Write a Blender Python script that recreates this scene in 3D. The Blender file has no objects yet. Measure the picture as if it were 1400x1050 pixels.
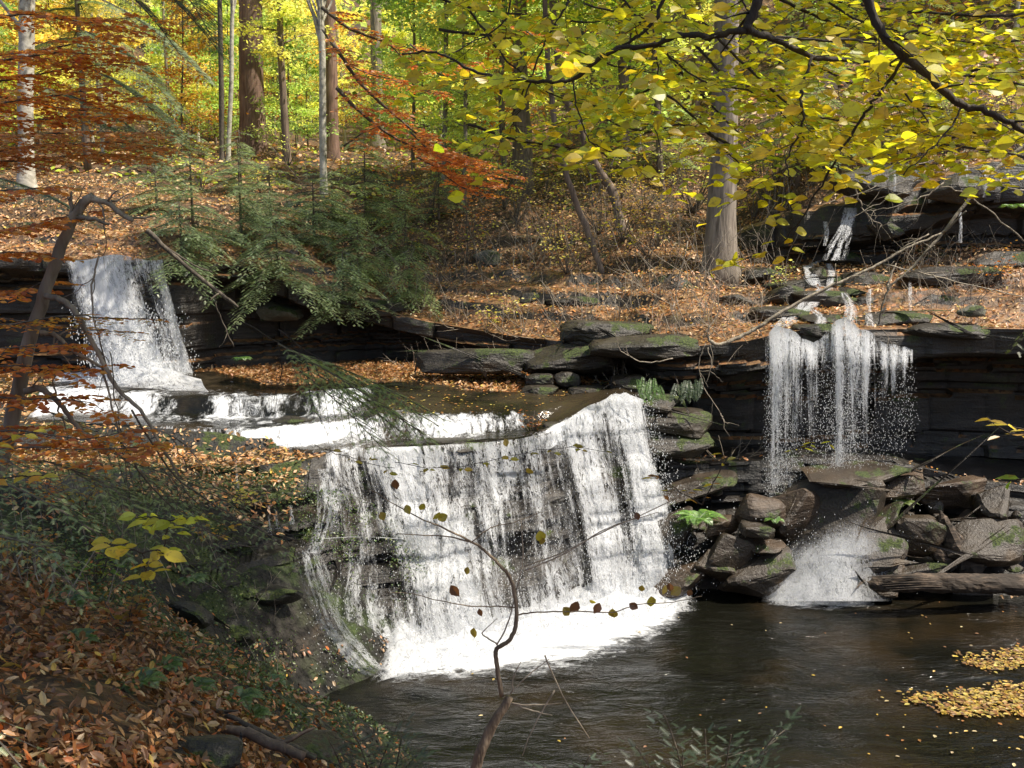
import bpy, bmesh, math
import numpy as np
from mathutils import Vector
R = math.radians
np.seterr(over='ignore')
rng = np.random.default_rng(11)
sc = bpy.context.scene
COL = sc.collection
# ------------------------------------------------------------------ camera model (photo pixels 1400 x 1050)
F = 1345.0; TILT = R(8.7); CZ = 7.0
ct, st = math.cos(TILT), math.sin(TILT)
def ray(u, v):
    x = (u - 700) / F; y = (525 - v) / F
    return x, ct + y * st, -st + y * ct
def P(u, v, Y):
    x, a, b = ray(u, v); k = Y / a
    return np.array([x * k, Y, CZ + b * k])
def PZ(u, v, z):
    x, a, b = ray(u, v); k = (z - CZ) / b
    return np.array([x * k, a * k, z])
# ------------------------------------------------------------------ noise
def _h(i, j, k, s):
    n = (i * 374761393 + j * 668265263 + k * 2147483647 + s * 974634777) & 0xFFFFFFFF
    n = ((n ^ (n >> 13)) * 1274126177) & 0xFFFFFFFF
    n = ((n ^ (n >> 16)) * 2246822519) & 0xFFFFFFFF
    return ((n ^ (n >> 15)) & 0xFFFFFF) / float(0xFFFFFF)
def vn(x, y=0.0, z=0.0, s=0):
    x, y, z = np.broadcast_arrays(np.asarray(x, float), np.asarray(y, float), np.asarray(z, float))
    i, j, k = np.floor(x).astype(np.int64), np.floor(y).astype(np.int64), np.floor(z).astype(np.int64)
    a, b, c = x - i, y - j, z - k
    a, b, c = a * a * (3 - 2 * a), b * b * (3 - 2 * b), c * c * (3 - 2 * c)
    r = 0
    for di, wa in ((0, 1 - a), (1, a)):
        for dj, wb in ((0, 1 - b), (1, b)):
            for dk, wc in ((0, 1 - c), (1, c)):
                r = r + wa * wb * wc * _h(i + di, j + dj, k + dk, s)
    return r
def fbm(x, y=0.0, z=0.0, o=4, s=0):
    r = 0; a = .5; t = 0; f = 1.0
    for q in range(o):
        r = r + a * vn(np.asarray(x) * f, np.asarray(y) * f, np.asarray(z) * f, s + q); t += a; a *= .5; f *= 2.03
    return r / t
def S(t):
    t = np.clip(t, 0, 1); return t * t * (3 - 2 * t)
def ip(x, *kn):
    return np.interp(x, [k[0] for k in kn], [k[1] for k in kn])
# ------------------------------------------------------------------ object helpers
def tag(o, label=None, cat=None, group=None, kind=None):
    if label: o['label'] = label
    if cat: o['category'] = cat
    if group: o['group'] = group
    if kind: o['kind'] = kind
    return o
def thing(name, loc, label, cat, group=None):
    o = bpy.data.objects.new(name, None); COL.objects.link(o)
    o.location = Vector([float(c) for c in loc]); o.empty_display_size = .2
    return tag(o, label, cat, group)
def origin_of(p):
    o = np.zeros(3)
    while p is not None:
        o = o + np.array(p.location); p = p.parent
    return o
def raw_mesh(name, V, faces, mat, parent=None, col=None, attr=None, uv=None, smooth=False, loc=None):
    V = np.asarray(V, np.float64).reshape(-1, 3)
    if parent is not None: V = V - origin_of(parent)
    if loc is not None: V = V - np.asarray(loc)
    me = bpy.data.meshes.new(name)
    faces = [np.asarray(f, np.int32) for f in faces if len(f)]
    nl = sum(f.size for f in faces); npoly = sum(len(f) for f in faces)
    me.vertices.add(len(V)); me.vertices.foreach_set('co', V.astype(np.float32).ravel())
    me.loops.add(nl); me.loops.foreach_set('vertex_index', np.concatenate([f.ravel() for f in faces]))
    ls = []; off = 0
    for f in faces:
        ls.append(off + np.arange(len(f)) * f.shape[1]); off += f.size
    me.polygons.add(npoly); me.polygons.foreach_set('loop_start', np.concatenate(ls).astype(np.int32))
    me.update(calc_edges=True)
    if smooth: me.polygons.foreach_set('use_smooth', np.ones(npoly, bool))
    else: me.polygons.foreach_set('use_smooth', np.zeros(npoly, bool))
    if col is not None:
        a = me.color_attributes.new('col', 'FLOAT_COLOR', 'POINT')
        c = np.ones((len(V), 4), np.float32); c[:, :3] = col; a.data.foreach_set('color', c.ravel())
    if attr:
        for k, val in attr.items():
            a = me.attributes.new(k, 'FLOAT', 'POINT'); a.data.foreach_set('value', np.asarray(val, np.float32).ravel())
    if uv is not None:
        l = me.uv_layers.new(name='UVMap'); idx = np.concatenate([f.ravel() for f in faces])
        l.data.foreach_set('uv', np.asarray(uv, np.float32).reshape(-1, 2)[idx].ravel())
    me.materials.append(mat)
    o = bpy.data.objects.new(name, me); COL.objects.link(o)
    if parent is not None: o.parent = parent
    if loc is not None: o.location = Vector([float(c) for c in loc])
    return o
class MB:
    def __init__(s): s.V = []; s.F = {}; s.C = []; s.n = 0
    def add(s, V, *faces, col=None):
        V = np.asarray(V, float).reshape(-1, 3)
        for f in faces:
            f = np.asarray(f, np.int64)
            if f.size: s.F.setdefault(f.shape[1], []).append(f + s.n)
        s.V.append(V); s.n += len(V)
        c = np.empty((len(V), 3)); c[:] = (1, 1, 1) if col is None else col
        s.C.append(c)
    def build(s, name, mat, parent=None, smooth=False, loc=None, usecol=True):
        return raw_mesh(name, np.concatenate(s.V), [np.concatenate(f) for f in s.F.values()], mat, parent,
                        col=np.concatenate(s.C) if usecol else None, smooth=smooth, loc=loc)
def grid_faces(n, m):
    i, j = np.meshgrid(np.arange(n - 1), np.arange(m - 1), indexing='ij')
    a = (i * m + j).ravel()
    return np.stack([a, a + m, a + m + 1, a + 1], 1)
def tube(mb, pts, rad, sides=6, col=None, rough=0.0, seed=0):
    pts = np.asarray(pts, float); n = len(pts)
    rad = np.atleast_1d(np.asarray(rad, float)); rad = np.interp(np.linspace(0, 1, n), np.linspace(0, 1, len(rad)), rad)
    t = np.gradient(pts, axis=0); t /= np.linalg.norm(t, axis=1)[:, None] + 1e-9
    ref = np.where(np.abs(t[:, 2:3]) > .9, np.array([[1., 0, 0]]), np.array([[0, 0, 1.]]))
    if abs(np.mean(t[:, 2])) > .6: ref = np.tile(np.array([[1., 0.05, 0]]), (n, 1))
    a = np.cross(t, ref); a /= np.linalg.norm(a, axis=1)[:, None] + 1e-9
    b = np.cross(t, a)
    th = np.linspace(0, 2 * np.pi, sides, endpoint=False)
    r = rad[:, None] * np.ones(sides)
    if rough:
        r = r * (1 + rough * (fbm(np.cos(th)[None] * 2 + 5, np.sin(th)[None] * 2 + 5, np.arange(n)[:, None] * .35, 3, seed) - .5) * 2)
    V = pts[:, None] + a[:, None] * (np.cos(th)[None, :, None] * r[..., None]) + b[:, None] * (np.sin(th)[None, :, None] * r[..., None])
    i, j = np.meshgrid(np.arange(n - 1), np.arange(sides), indexing='ij')
    k = (j + 1) % sides
    Fq = np.stack([i * sides + j, i * sides + k, (i + 1) * sides + k, (i + 1) * sides + j], -1).reshape(-1, 4)
    mb.add(V.reshape(-1, 3), Fq, [list(range(sides))[::-1]], [[(n - 1) * sides + q for q in range(sides)]], col=col)
def smooth_line(pts, per=6, jit=0.0, seed=0):
    pts = np.asarray(pts, float); n = len(pts); out = []
    ext = np.vstack([2 * pts[0] - pts[1], pts, 2 * pts[-1] - pts[-2]])
    for i in range(n - 1):
        p0, p1, p2, p3 = ext[i:i + 4]
        for t in np.linspace(0, 1, per, endpoint=False):
            out.append(.5 * (2 * p1 + (p2 - p0) * t + (2 * p0 - 5 * p1 + 4 * p2 - p3) * t * t + (3 * p1 - p0 - 3 * p2 + p3) * t ** 3))
    out.append(pts[-1]); out = np.array(out)
    if jit:
        q = np.arange(len(out)) * .7
        for a in range(3): out[1:-1, a] += ((fbm(q, seed + a * 7.3, 0, 3, seed) - .5) * 2 * jit)[1:-1]
    return out
# ------------------------------------------------------------------ leaves
LEAF = (np.array([[0, 0, 0], [.28, .26, .07], [.62, .27, .07], [1, 0, -.03], [.62, -.27, .07], [.28, -.26, .07]]), np.array([[0, 3, 2, 1], [0, 5, 4, 3]]))
LEAFN = (np.array([[0, 0, 0], [.14, .17, .04], [.36, .32, .09], [.62, .31, .08], [.85, .15, .02], [1.02, 0, -.06],
                   [.85, -.15, .02], [.62, -.31, .08], [.36, -.32, .09], [.14, -.17, .04], [.33, 0, 0], [.66, 0, -.01]]),
         [np.array([[0, 10, 2, 1], [10, 11, 3, 2], [11, 5, 4, 3], [0, 9, 8, 10], [10, 8, 7, 11], [11, 7, 6, 5]])])
LEAFT = (np.array([[0, 0, 0], [.5, .3, .05], [1, 0, 0], [.5, -.3, .05]]), np.array([[0, 3, 2, 1]]))
LEAFS = (np.array([[0, 0, 0], [.3, .16, .12], [.7, .17, .15], [1, 0, .1], [.7, -.15, .1], [.3, -.17, .02]]), np.array([[0, 3, 2, 1], [0, 5, 4, 3]]))
def _frond():
    V = []; T = []
    V += [[0, .006, 0], [0, -.006, 0], [1, 0, 0]]; T.append([0, 1, 2])
    for k in range(9):
        x = .05 + k * .1; L = .34 * (1 - .62 * x)
        for sgn in (1, -1):
            b = len(V); V += [[x, 0, 0], [x + .07, 0, 0], [x + L * .55, sgn * L, -.02]]; T.append([b, b + 1, b + 2] if sgn > 0 else [b + 1, b, b + 2])
    return np.array(V), np.array(T)
FROND = _frond()
def _needle():
    V = []; T = []
    for k in range(22):
        x = k / 22; L = .16 * (1 - .45 * x) * (.85 + .3 * ((k * 7) % 5) / 5)
        for sgn in (1, -1):
            b = len(V); V += [[x, 0, 0], [x + .028, 0, 0], [x + .05 + L * .35, sgn * L, -.01]]; T.append([b, b + 1, b + 2] if sgn > 0 else [b + 1, b, b + 2])
    return np.array(V), np.array(T)
NEEDLE = _needle()
def add_leaves(mb, C, D, N, size, cols, tpl=LEAF, width=1.0):
    C = np.asarray(C, float); n = len(C)
    if n == 0: return
    D = np.asarray(D, float); D = D / (np.linalg.norm(D, axis=1)[:, None] + 1e-9)
    N = np.asarray(N, float)
    B = np.cross(N, D); B /= np.linalg.norm(B, axis=1)[:, None] + 1e-9
    N = np.cross(D, B)
    T, Fc = tpl
    if isinstance(Fc, list): Fc = Fc[0]
    size = np.broadcast_to(np.asarray(size, float), (n,))[:, None, None]
    w = np.broadcast_to(np.asarray(width, float), (n,))[:, None, None]
    V = C[:, None] + size * (D[:, None] * T[None, :, 0:1] + w * B[:, None] * T[None, :, 1:2] + N[:, None] * T[None, :, 2:3])
    m = len(T)
    Fa = (Fc[None] + (np.arange(n) * m)[:, None, None]).reshape(-1, Fc.shape[1])
    mb.add(V.reshape(-1, 3), Fa, col=np.repeat(np.asarray(cols, float).reshape(-1, 3) if np.ndim(cols) > 1 else np.tile(cols, (n, 1)), m, 0))
def pal(n, cols, wts=None, jit=.18, r=rng):
    cols = np.array(cols, float); w = None if wts is None else np.array(wts) / np.sum(wts)
    c = cols[r.choice(len(cols), n, p=w)]
    return np.clip(c * (1 + (r.random((n, 1)) - .5) * 2 * jit) * (1 + (r.random((n, 3)) - .5) * .12), .004, .95)
def rdir(n, flat=1.0, r=rng):
    d = r.normal(size=(n, 3)); d[:, 2] *= flat; return d / np.linalg.norm(d, axis=1)[:, None]
YEL = [(.70, .62, .03), (.62, .60, .03), (.70, .52, .03), (.50, .56, .04)]
YGR = [(.52, .60, .04), (.38, .50, .04), (.64, .62, .05), (.24, .38, .05)]
ORG = [(.72, .27, .04), (.62, .19, .03), (.74, .38, .07), (.48, .14, .03)]
LIT = [(.46, .25, .10), (.36, .17, .07), (.54, .34, .16), (.24, .12, .055), (.56, .23, .06), (.62, .43, .22), (.58, .42, .08)]
HEM = [(.07, .12, .05), (.05, .10, .04), (.10, .15, .06)]
# ------------------------------------------------------------------ materials
def newmat(name):
    m = bpy.data.materials.new(name); m.use_nodes = True; nt = m.node_tree; nt.nodes.clear()
    return m, nt
def N(nt, t, **k):
    n = nt.nodes.new(t)
    for a, b in k.items():
        if a.startswith('i_'): n.inputs[a[2:].replace('_', ' ')].default_value = b
        else: setattr(n, a, b)
    return n
def L(nt, a, b): nt.links.new(a, b)
def math_(nt, op, a, b=None, c=None, clamp=False):
    n = nt.nodes.new('ShaderNodeMath'); n.operation = op; n.use_clamp = clamp
    for i, x in enumerate((a, b, c)):
        if x is None: continue
        if hasattr(x, 'is_output'): nt.links.new(x, n.inputs[i])
        else: n.inputs[i].default_value = x
    return n.outputs[0]
def mixc(nt, f, a, b):
    n = nt.nodes.new('ShaderNodeMix'); n.data_type = 'RGBA'
    for s, x in ((n.inputs[0], f), (n.inputs[6], a), (n.inputs[7], b)):
        if hasattr(x, 'is_output'): nt.links.new(x, s)
        else: s.default_value = x if not isinstance(x, tuple) else (*x[:3], 1)
    return n.outputs[2]
def noise(nt, vec, scale, detail=4, rough=.55, dist=0.0, mp=None):
    if mp is not None:
        m = N(nt, 'ShaderNodeMapping'); m.inputs['Scale'].default_value = mp; L(nt, vec, m.inputs[0]); vec = m.outputs[0]
    n = N(nt, 'ShaderNodeTexNoise'); n.inputs['Scale'].default_value = scale; n.inputs['Detail'].default_value = detail
    n.inputs['Roughness'].default_value = rough; n.inputs['Distortion'].default_value = dist
    L(nt, vec, n.inputs['Vector']); return n.outputs[0]
def ramp(nt, f, *stops):
    n = N(nt, 'ShaderNodeValToRGB'); e = n.color_ramp.elements
    while len(e) > 1: e.remove(e[-1])
    for i, (p, c) in enumerate(stops):
        q = e[0] if i == 0 else e.new(p)
        q.position = p; q.color = (*c, 1) if len(c) == 3 else c
    L(nt, f, n.inputs[0]); return n.outputs[0]
def mrange(nt, f, a, b, c=0., d=1.):
    n = N(nt, 'ShaderNodeMapRange'); n.interpolation_type = 'SMOOTHSTEP'
    L(nt, f, n.inputs[0])
    for i, x in enumerate((a, b, c, d)):
        if hasattr(x, 'is_output'): L(nt, x, n.inputs[i + 1])
        else: n.inputs[i + 1].default_value = x
    return n.outputs[0]
def bump(nt, h, s=.5, d=.02):
    n = N(nt, 'ShaderNodeBump'); n.inputs['Strength'].default_value = s; n.inputs['Distance'].default_value = d
    L(nt, h, n.inputs['Height']); return n.outputs[0]
def leaf_mat(name, trans=.45, gloss=.06):
    m, nt = newmat(name); o = N(nt, 'ShaderNodeOutputMaterial')
    a = N(nt, 'ShaderNodeAttribute', attribute_name='col')
    tcx = N(nt, 'ShaderNodeTexCoord').outputs['Object']; bl = mrange(nt, noise(nt, tcx, 38, 3, .6), .54, .70, 0., .55)
    lc = mixc(nt, bl, a.outputs['Color'], (.20, .10, .03))
    d = N(nt, 'ShaderNodeBsdfDiffuse'); t = N(nt, 'ShaderNodeBsdfTranslucent'); g = N(nt, 'ShaderNodeBsdfGlossy'); g.inputs['Roughness'].default_value = .45
    g.inputs['Color'].default_value = (1, 1, 1, 1)
    L(nt, lc, d.inputs['Color']); vm = N(nt, 'ShaderNodeVectorMath', operation='MULTIPLY'); L(nt, lc, vm.inputs[0]); vm.inputs[1].default_value = (1.32, 1.32, .9); L(nt, vm.outputs[0], t.inputs['Color'])
    x = N(nt, 'ShaderNodeMixShader'); x.inputs[0].default_value = trans; L(nt, d.outputs[0], x.inputs[1]); L(nt, t.outputs[0], x.inputs[2])
    y = N(nt, 'ShaderNodeMixShader'); y.inputs[0].default_value = gloss; L(nt, x.outputs[0], y.inputs[1]); L(nt, g.outputs[0], y.inputs[2])
    L(nt, y.outputs[0], o.inputs[0])
    if 'far' in name or 'needle' in name or 'sunlit' in name: nt.links.new(a.outputs['Color'], d.inputs['Color']); nt.links.new(a.outputs['Color'], vm.inputs[0])
    return m
M_leaf = leaf_mat('leaf_translucent', .66, .04)
M_far = leaf_mat('sunlit_forest_leaf', .62, .02)  # forest leaf; its vertex colours are brightened to look sunlit
M_needle = leaf_mat('needle_foliage', .42, .09)
M_litter = leaf_mat('dry_leaf', .2, .05)
def bark_mat(name, c1, c2, c3, sx=14, sz=1.6, moss=0.0, rough=.85):
    m, nt = newmat(name); o = N(nt, 'ShaderNodeOutputMaterial'); p = N(nt, 'ShaderNodeBsdfPrincipled')
    g = N(nt, 'ShaderNodeTexCoord').outputs['Object']
    a = noise(nt, g, 1, 5, .6, .4, (sx, sx, sz)); b = noise(nt, g, 1.3, 3, .5)
    c = ramp(nt, a, (.32, c1), (.5, c2), (.68, c3))
    c = mixc(nt, mrange(nt, b, .45, .7), c, tuple(x * .6 for x in c2))
    if moss: c = mixc(nt, mrange(nt, noise(nt, g, 2.2, 4), .62 - moss * .2, .7), c, (.05, .075, .02))
    L(nt, c, p.inputs['Base Color']); p.inputs['Roughness'].default_value = rough
    L(nt, bump(nt, a, .9, .03), p.inputs['Normal']); L(nt, p.outputs[0], o.inputs[0]); return m
M_bark_grey = bark_mat('bark_grey', (.10, .08, .06), (.24, .20, .16), (.36, .31, .25), 11, 1.3)
M_bark_brown = bark_mat('bark_brown', (.07, .05, .04), (.17, .125, .095), (.27, .20, .155), 13, 1.0)
M_bark_red = bark_mat('bark_red_brown', (.08, .045, .035), (.20, .12, .09), (.28, .19, .15), 12, 1.0)
M_bark_pale = bark_mat('bark_pale', (.20, .18, .14), (.48, .45, .38), (.62, .59, .52), 4, 5)
M_bark_dark = bark_mat('bark_dark', (.018, .013, .01), (.035, .026, .02), (.06, .045, .035), 20, 4)
M_bark_twig = bark_mat('bark_twig', (.05, .04, .03), (.11, .09, .07), (.19, .16, .12), 20, 8)
M_sap = bark_mat('weathered_sapling_wood', (.07, .05, .035), (.17, .125, .085), (.28, .22, .15), 24, 6)
M_twig_pale = bark_mat('bare_twig_pale', (.16, .13, .10), (.32, .27, .21), (.46, .40, .32), 20, 8)
M_log = bark_mat('wet_log_wood', (.012, .009, .007), (.05, .036, .025), (.14, .10, .07), 3, 16)
def rock_mat(name, dark, mid, light, moss=.3, rough=.42, tint=None, strata=True, litter=0.0):
    m, nt = newmat(name); o = N(nt, 'ShaderNodeOutputMaterial'); p = N(nt, 'ShaderNodeBsdfPrincipled')
    tc = N(nt, 'ShaderNodeTexCoord').outputs['Object']; gn = N(nt, 'ShaderNodeNewGeometry')
    a = noise(nt, tc, 1, 6, .62, .3, (.9, .9, 7 if strata else 1.5)); b = noise(nt, tc, 1.1, 4); f = noise(nt, tc, 22, 4, .65)
    c = ramp(nt, a, (.3, dark), (.52, mid), (.72, light))
    c = mixc(nt, mrange(nt, b, .5, .7), c, dark)
    oi = N(nt, 'ShaderNodeObjectInfo').outputs['Random']; c = mixc(nt, math_(nt, 'MULTIPLY', oi, .55), c, dark); c = mixc(nt, mrange(nt, math_(nt, 'FRACT', math_(nt, 'MULTIPLY', oi, 7.3)), .6, 1., 0., .35), c, tint or mid)
    sp = mrange(nt, f, .56, .68); c = mixc(nt, math_(nt, 'MULTIPLY', sp, .35), c, light)
    if tint: c = mixc(nt, mrange(nt, noise(nt, tc, .8, 3, .5, 1.0), .52, .7), c, tint)
    s = N(nt, 'ShaderNodeSeparateXYZ'); L(nt, gn.outputs['Normal'], s.inputs[0])
    mo = noise(nt, tc, 1.6, 5, .6)
    mk = math_(nt, 'MULTIPLY', mrange(nt, mo, .66 - .25 * moss, .72 - .25 * moss), mrange(nt, s.outputs[2], -.1, .5))
    c = mixc(nt, mk, c, mixc(nt, mrange(nt, noise(nt, tc, 30, 3, .7), .35, .65), (.010, .018, .006), (.075, .10, .022)))
    if litter:
        vv = N(nt, 'ShaderNodeTexVoronoi'); vv.inputs['Scale'].default_value = 11; L(nt, tc, vv.inputs['Vector']); sx = N(nt, 'ShaderNodeSeparateColor'); L(nt, vv.outputs['Color'], sx.inputs[0])
        lc = ramp(nt, sx.outputs[0], (0., (.06, .03, .016)), (.4, (.17, .09, .04)), (.7, (.27, .16, .075)), (1., (.32, .13, .045)))
        c = mixc(nt, math_(nt, 'MULTIPLY', mrange(nt, s.outputs[2], .55, .85), mrange(nt, noise(nt, tc, .9, 4), .5 - litter, .6 - litter)), c, lc)
    L(nt, c, p.inputs['Base Color'])
    r = math_(nt, 'ADD', math_(nt, 'MULTIPLY', f, .35), rough - .15); r2 = math_(nt, 'MAXIMUM', r, math_(nt, 'MULTIPLY', mk, .9)); L(nt, r2, p.inputs['Roughness'])
    hsum = math_(nt, 'ADD', math_(nt, 'MULTIPLY', a, 1.0), math_(nt, 'MULTIPLY', f, .35))
    L(nt, bump(nt, hsum, .9, .08), p.inputs['Normal']); L(nt, p.outputs[0], o.inputs[0]); return m
M_cliff = rock_mat('wet_cliff_rock', (.010, .009, .008), (.035, .030, .026), (.095, .082, .07), .25, .38, (.03, .022, .014))
M_cliffl = rock_mat('leafy_ledge_rock', (.010, .009, .008), (.035, .030, .026), (.095, .082, .07), .35, .42, (.03, .022, .014), litter=.32)
M_cliffm = rock_mat('mossy_ledge_rock', (.008, .008, .006), (.026, .023, .017), (.07, .062, .05), .55, .5, (.025, .02, .012), litter=-.12)
M_rock = rock_mat('boulder_rock', (.018, .014, .010), (.058, .043, .030), (.12, .095, .07), .42, .42, (.07, .045, .022), False)
M_rockb = rock_mat('brown_slab_rock', (.026, .018, .012), (.09, .06, .038), (.17, .125, .085), .3, .38, (.05, .035, .02))
M_rockd = rock_mat('dark_ledge_rock', (.014, .012, .009), (.042, .034, .026), (.11, .092, .075), .5, .4, (.04, .028, .015))
M_rockp = rock_mat('pale_rock', (.06, .06, .045), (.15, .145, .115), (.27, .26, .21), .7, .6, None, False)
def ground_mat():  # litter brown, with a mossy wet hollow where the attribute 'moss' is high
    m, nt = newmat('forest_floor'); o = N(nt, 'ShaderNodeOutputMaterial'); p = N(nt, 'ShaderNodeBsdfPrincipled')
    tc = N(nt, 'ShaderNodeTexCoord').outputs['Object']; gn = N(nt, 'ShaderNodeNewGeometry')
    v = N(nt, 'ShaderNodeTexVoronoi'); v.inputs['Scale'].default_value = 11; v.inputs['Randomness'].default_value = 1
    w = N(nt, 'ShaderNodeVectorMath', operation='ADD'); L(nt, tc, w.inputs[0])
    nn = N(nt, 'ShaderNodeTexNoise'); nn.inputs['Scale'].default_value = 6; L(nt, tc, nn.inputs['Vector'])
    sc_ = N(nt, 'ShaderNodeVectorMath', operation='SCALE'); L(nt, nn.outputs['Color'], sc_.inputs[0]); sc_.inputs['Scale'].default_value = .25
    L(nt, sc_.outputs[0], w.inputs[1]); L(nt, w.outputs[0], v.inputs['Vector'])
    sx = N(nt, 'ShaderNodeSeparateColor'); L(nt, v.outputs['Color'], sx.inputs[0])
    c = ramp(nt, sx.outputs[0], (0., (.03, .018, .010)), (.3, (.07, .04, .020)), (.55, (.12, .07, .032)), (.8, (.19, .115, .055)), (1., (.16, .06, .02)))
    c = mixc(nt, mrange(nt, noise(nt, tc, .5, 5), .48, .64), c, (.045, .03, .018))
    c = mixc(nt, mrange(nt, noise(nt, tc, .9, 4, .6, .5), .58, .68), c, (.035, .05, .015))
    mo = N(nt, 'ShaderNodeAttribute', attribute_name='moss').outputs['Fac']
    mc = mixc(nt, mrange(nt, noise(nt, tc, 1.8, 5, .65), .42, .62), (.014, .013, .010), mixc(nt, noise(nt, tc, 25, 3), (.012, .025, .008), (.06, .085, .02)))
    c = mixc(nt, math_(nt, 'MULTIPLY', mo, mrange(nt, noise(nt, tc, 1.1, 4), .2, .36)), c, mc)
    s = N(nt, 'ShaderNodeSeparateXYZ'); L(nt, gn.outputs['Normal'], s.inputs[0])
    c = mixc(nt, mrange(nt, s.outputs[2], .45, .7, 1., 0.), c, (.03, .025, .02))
    L(nt, c, p.inputs['Base Color']); p.inputs['Roughness'].default_value = .9
    L(nt, bump(nt, v.outputs['Distance'], 1., .05), p.inputs['Normal']); L(nt, p.outputs[0], o.inputs[0]); return m
M_ground = ground_mat()
def fall_mat(name, sx=6.5, sy=1.0, fx=17., fy=5., k=.13):
    m, nt = newmat(name); o = N(nt, 'ShaderNodeOutputMaterial')
    uv = N(nt, 'ShaderNodeTexCoord').outputs['UV']; at = N(nt, 'ShaderNodeAttribute', attribute_name='dens').outputs['Fac']
    a = noise(nt, uv, 1, 3, .55, .5, (sx, sy, 1)); b = noise(nt, uv, 1, 4, .65, 1.2, (fx, fy, 1))
    rg = math_(nt, 'SUBTRACT', 1., math_(nt, 'ABSOLUTE', math_(nt, 'SUBTRACT', math_(nt, 'MULTIPLY', b, 2.), 1.)))  # filaments
    n = math_(nt, 'ADD', math_(nt, 'MULTIPLY', a, .62), math_(nt, 'ADD', math_(nt, 'MULTIPLY', b, .48), math_(nt, 'MULTIPLY', math_(nt, 'SUBTRACT', rg, .8), .75)))
    thr = math_(nt, 'SUBTRACT', .90, math_(nt, 'MULTIPLY', at, .58))
    al = mrange(nt, n, math_(nt, 'SUBTRACT', thr, k), math_(nt, 'ADD', thr, k))
    al = math_(nt, 'MULTIPLY', al, mrange(nt, at, .0, .12))
    p = N(nt, 'ShaderNodeBsdfPrincipled'); p.inputs['Base Color'].default_value = (.78, .80, .83, 1); p.inputs['Roughness'].default_value = .3
    L(nt, bump(nt, n, .7, .08), p.inputs['Normal'])
    tl = N(nt, 'ShaderNodeBsdfTranslucent'); tl.inputs[0].default_value = (.86, .88, .90, 1)
    mx = N(nt, 'ShaderNodeMixShader'); mx.inputs[0].default_value = .4; L(nt, p.outputs[0], mx.inputs[1]); L(nt, tl.outputs[0], mx.inputs[2])
    tr = N(nt, 'ShaderNodeBsdfTransparent')
    x = N(nt, 'ShaderNodeMixShader'); L(nt, al, x.inputs[0]); L(nt, tr.outputs[0], x.inputs[1]); L(nt, mx.outputs[0], x.inputs[2])
    L(nt, x.outputs[0], o.inputs[0]); return m
M_fall = fall_mat('white_water')
M_fallthin = fall_mat('white_water_thin', 11., .8, 30., 9., .07)
M_mist = fall_mat('white_spray_water', 3., 2.5, 12., 8., .22)
M_splash = fall_mat('soft_splash_water', 3., 2.2, 20., 9., .34)
def drop_mat():
    m, nt = newmat('water_droplets'); o = N(nt, 'ShaderNodeOutputMaterial'); p = N(nt, 'ShaderNodeBsdfPrincipled')
    p.inputs['Base Color'].default_value = (.9, .92, .94, 1); p.inputs['Roughness'].default_value = .15
    tl = N(nt, 'ShaderNodeBsdfTranslucent'); tl.inputs[0].default_value = (.9, .92, .94, 1)
    mx = N(nt, 'ShaderNodeMixShader'); mx.inputs[0].default_value = .4; L(nt, p.outputs[0], mx.inputs[1]); L(nt, tl.outputs[0], mx.inputs[2])
    L(nt, mx.outputs[0], o.inputs[0]); return m
M_drop = drop_mat()
def water_mat(name, pool=True):
    m, nt = newmat(name); o = N(nt, 'ShaderNodeOutputMaterial'); p = N(nt, 'ShaderNodeBsdfPrincipled')
    tc = N(nt, 'ShaderNodeTexCoord'); g = tc.outputs['Object']
    at = N(nt, 'ShaderNodeAttribute', attribute_name='dens').outputs['Fac']
    w1 = noise(nt, g, 1, 4, .6, .8, (1.6, 4.2, 1) if pool else (2, 5, 1)); w2 = noise(nt, g, 1, 3, .6, .4, (6, 15, 1))
    w3 = noise(nt, g, 1, 2, .5, .5, (.35, .8, 1)); h = math_(nt, 'MULTIPLY', math_(nt, 'ADD', w1, math_(nt, 'MULTIPLY', w2, .3)), mrange(nt, w3, .35, .65, .35, 1.25))
    bed = mixc(nt, mrange(nt, noise(nt, g, .45, 4), .45, .65), (.006, .006, .004), (.018, .013, .007) if pool else (.04, .03, .018))
    a = noise(nt, g, 1, 5, .68, .9, (2.2, 5.5, 1) if pool else (5, 3, 1)); b = noise(nt, g, 1, 4, .7, 1.2, (9, 18, 1) if pool else (16, 9, 1))
    n = math_(nt, 'ADD', math_(nt, 'MULTIPLY', a, .65), math_(nt, 'MULTIPLY', b, .35))
    thr = math_(nt, 'SUBTRACT', .90, math_(nt, 'MULTIPLY', at, .66 if pool else .55))
    al = mrange(nt, n, math_(nt, 'SUBTRACT', thr, .08), math_(nt, 'ADD', thr, .10)); h = math_(nt, 'ADD', h, math_(nt, 'MULTIPLY', math_(nt, 'MULTIPLY', n, al), 1.6))
    c = mixc(nt, al, bed, (.74, .76, .79))
    L(nt, c, p.inputs['Base Color']); L(nt, mrange(nt, al, 0, 1, .07 if pool else .12, .6), p.inputs['Roughness']); p.inputs['IOR'].default_value = 1.33; p.inputs['Specular IOR Level'].default_value = .5
    L(nt, bump(nt, h, .9, .085 if pool else .05), p.inputs['Normal']); L(nt, p.outputs[0], o.inputs[0]); return m
M_pool = water_mat('pool_water'); M_stream = water_mat('stream_water', False)
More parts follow.
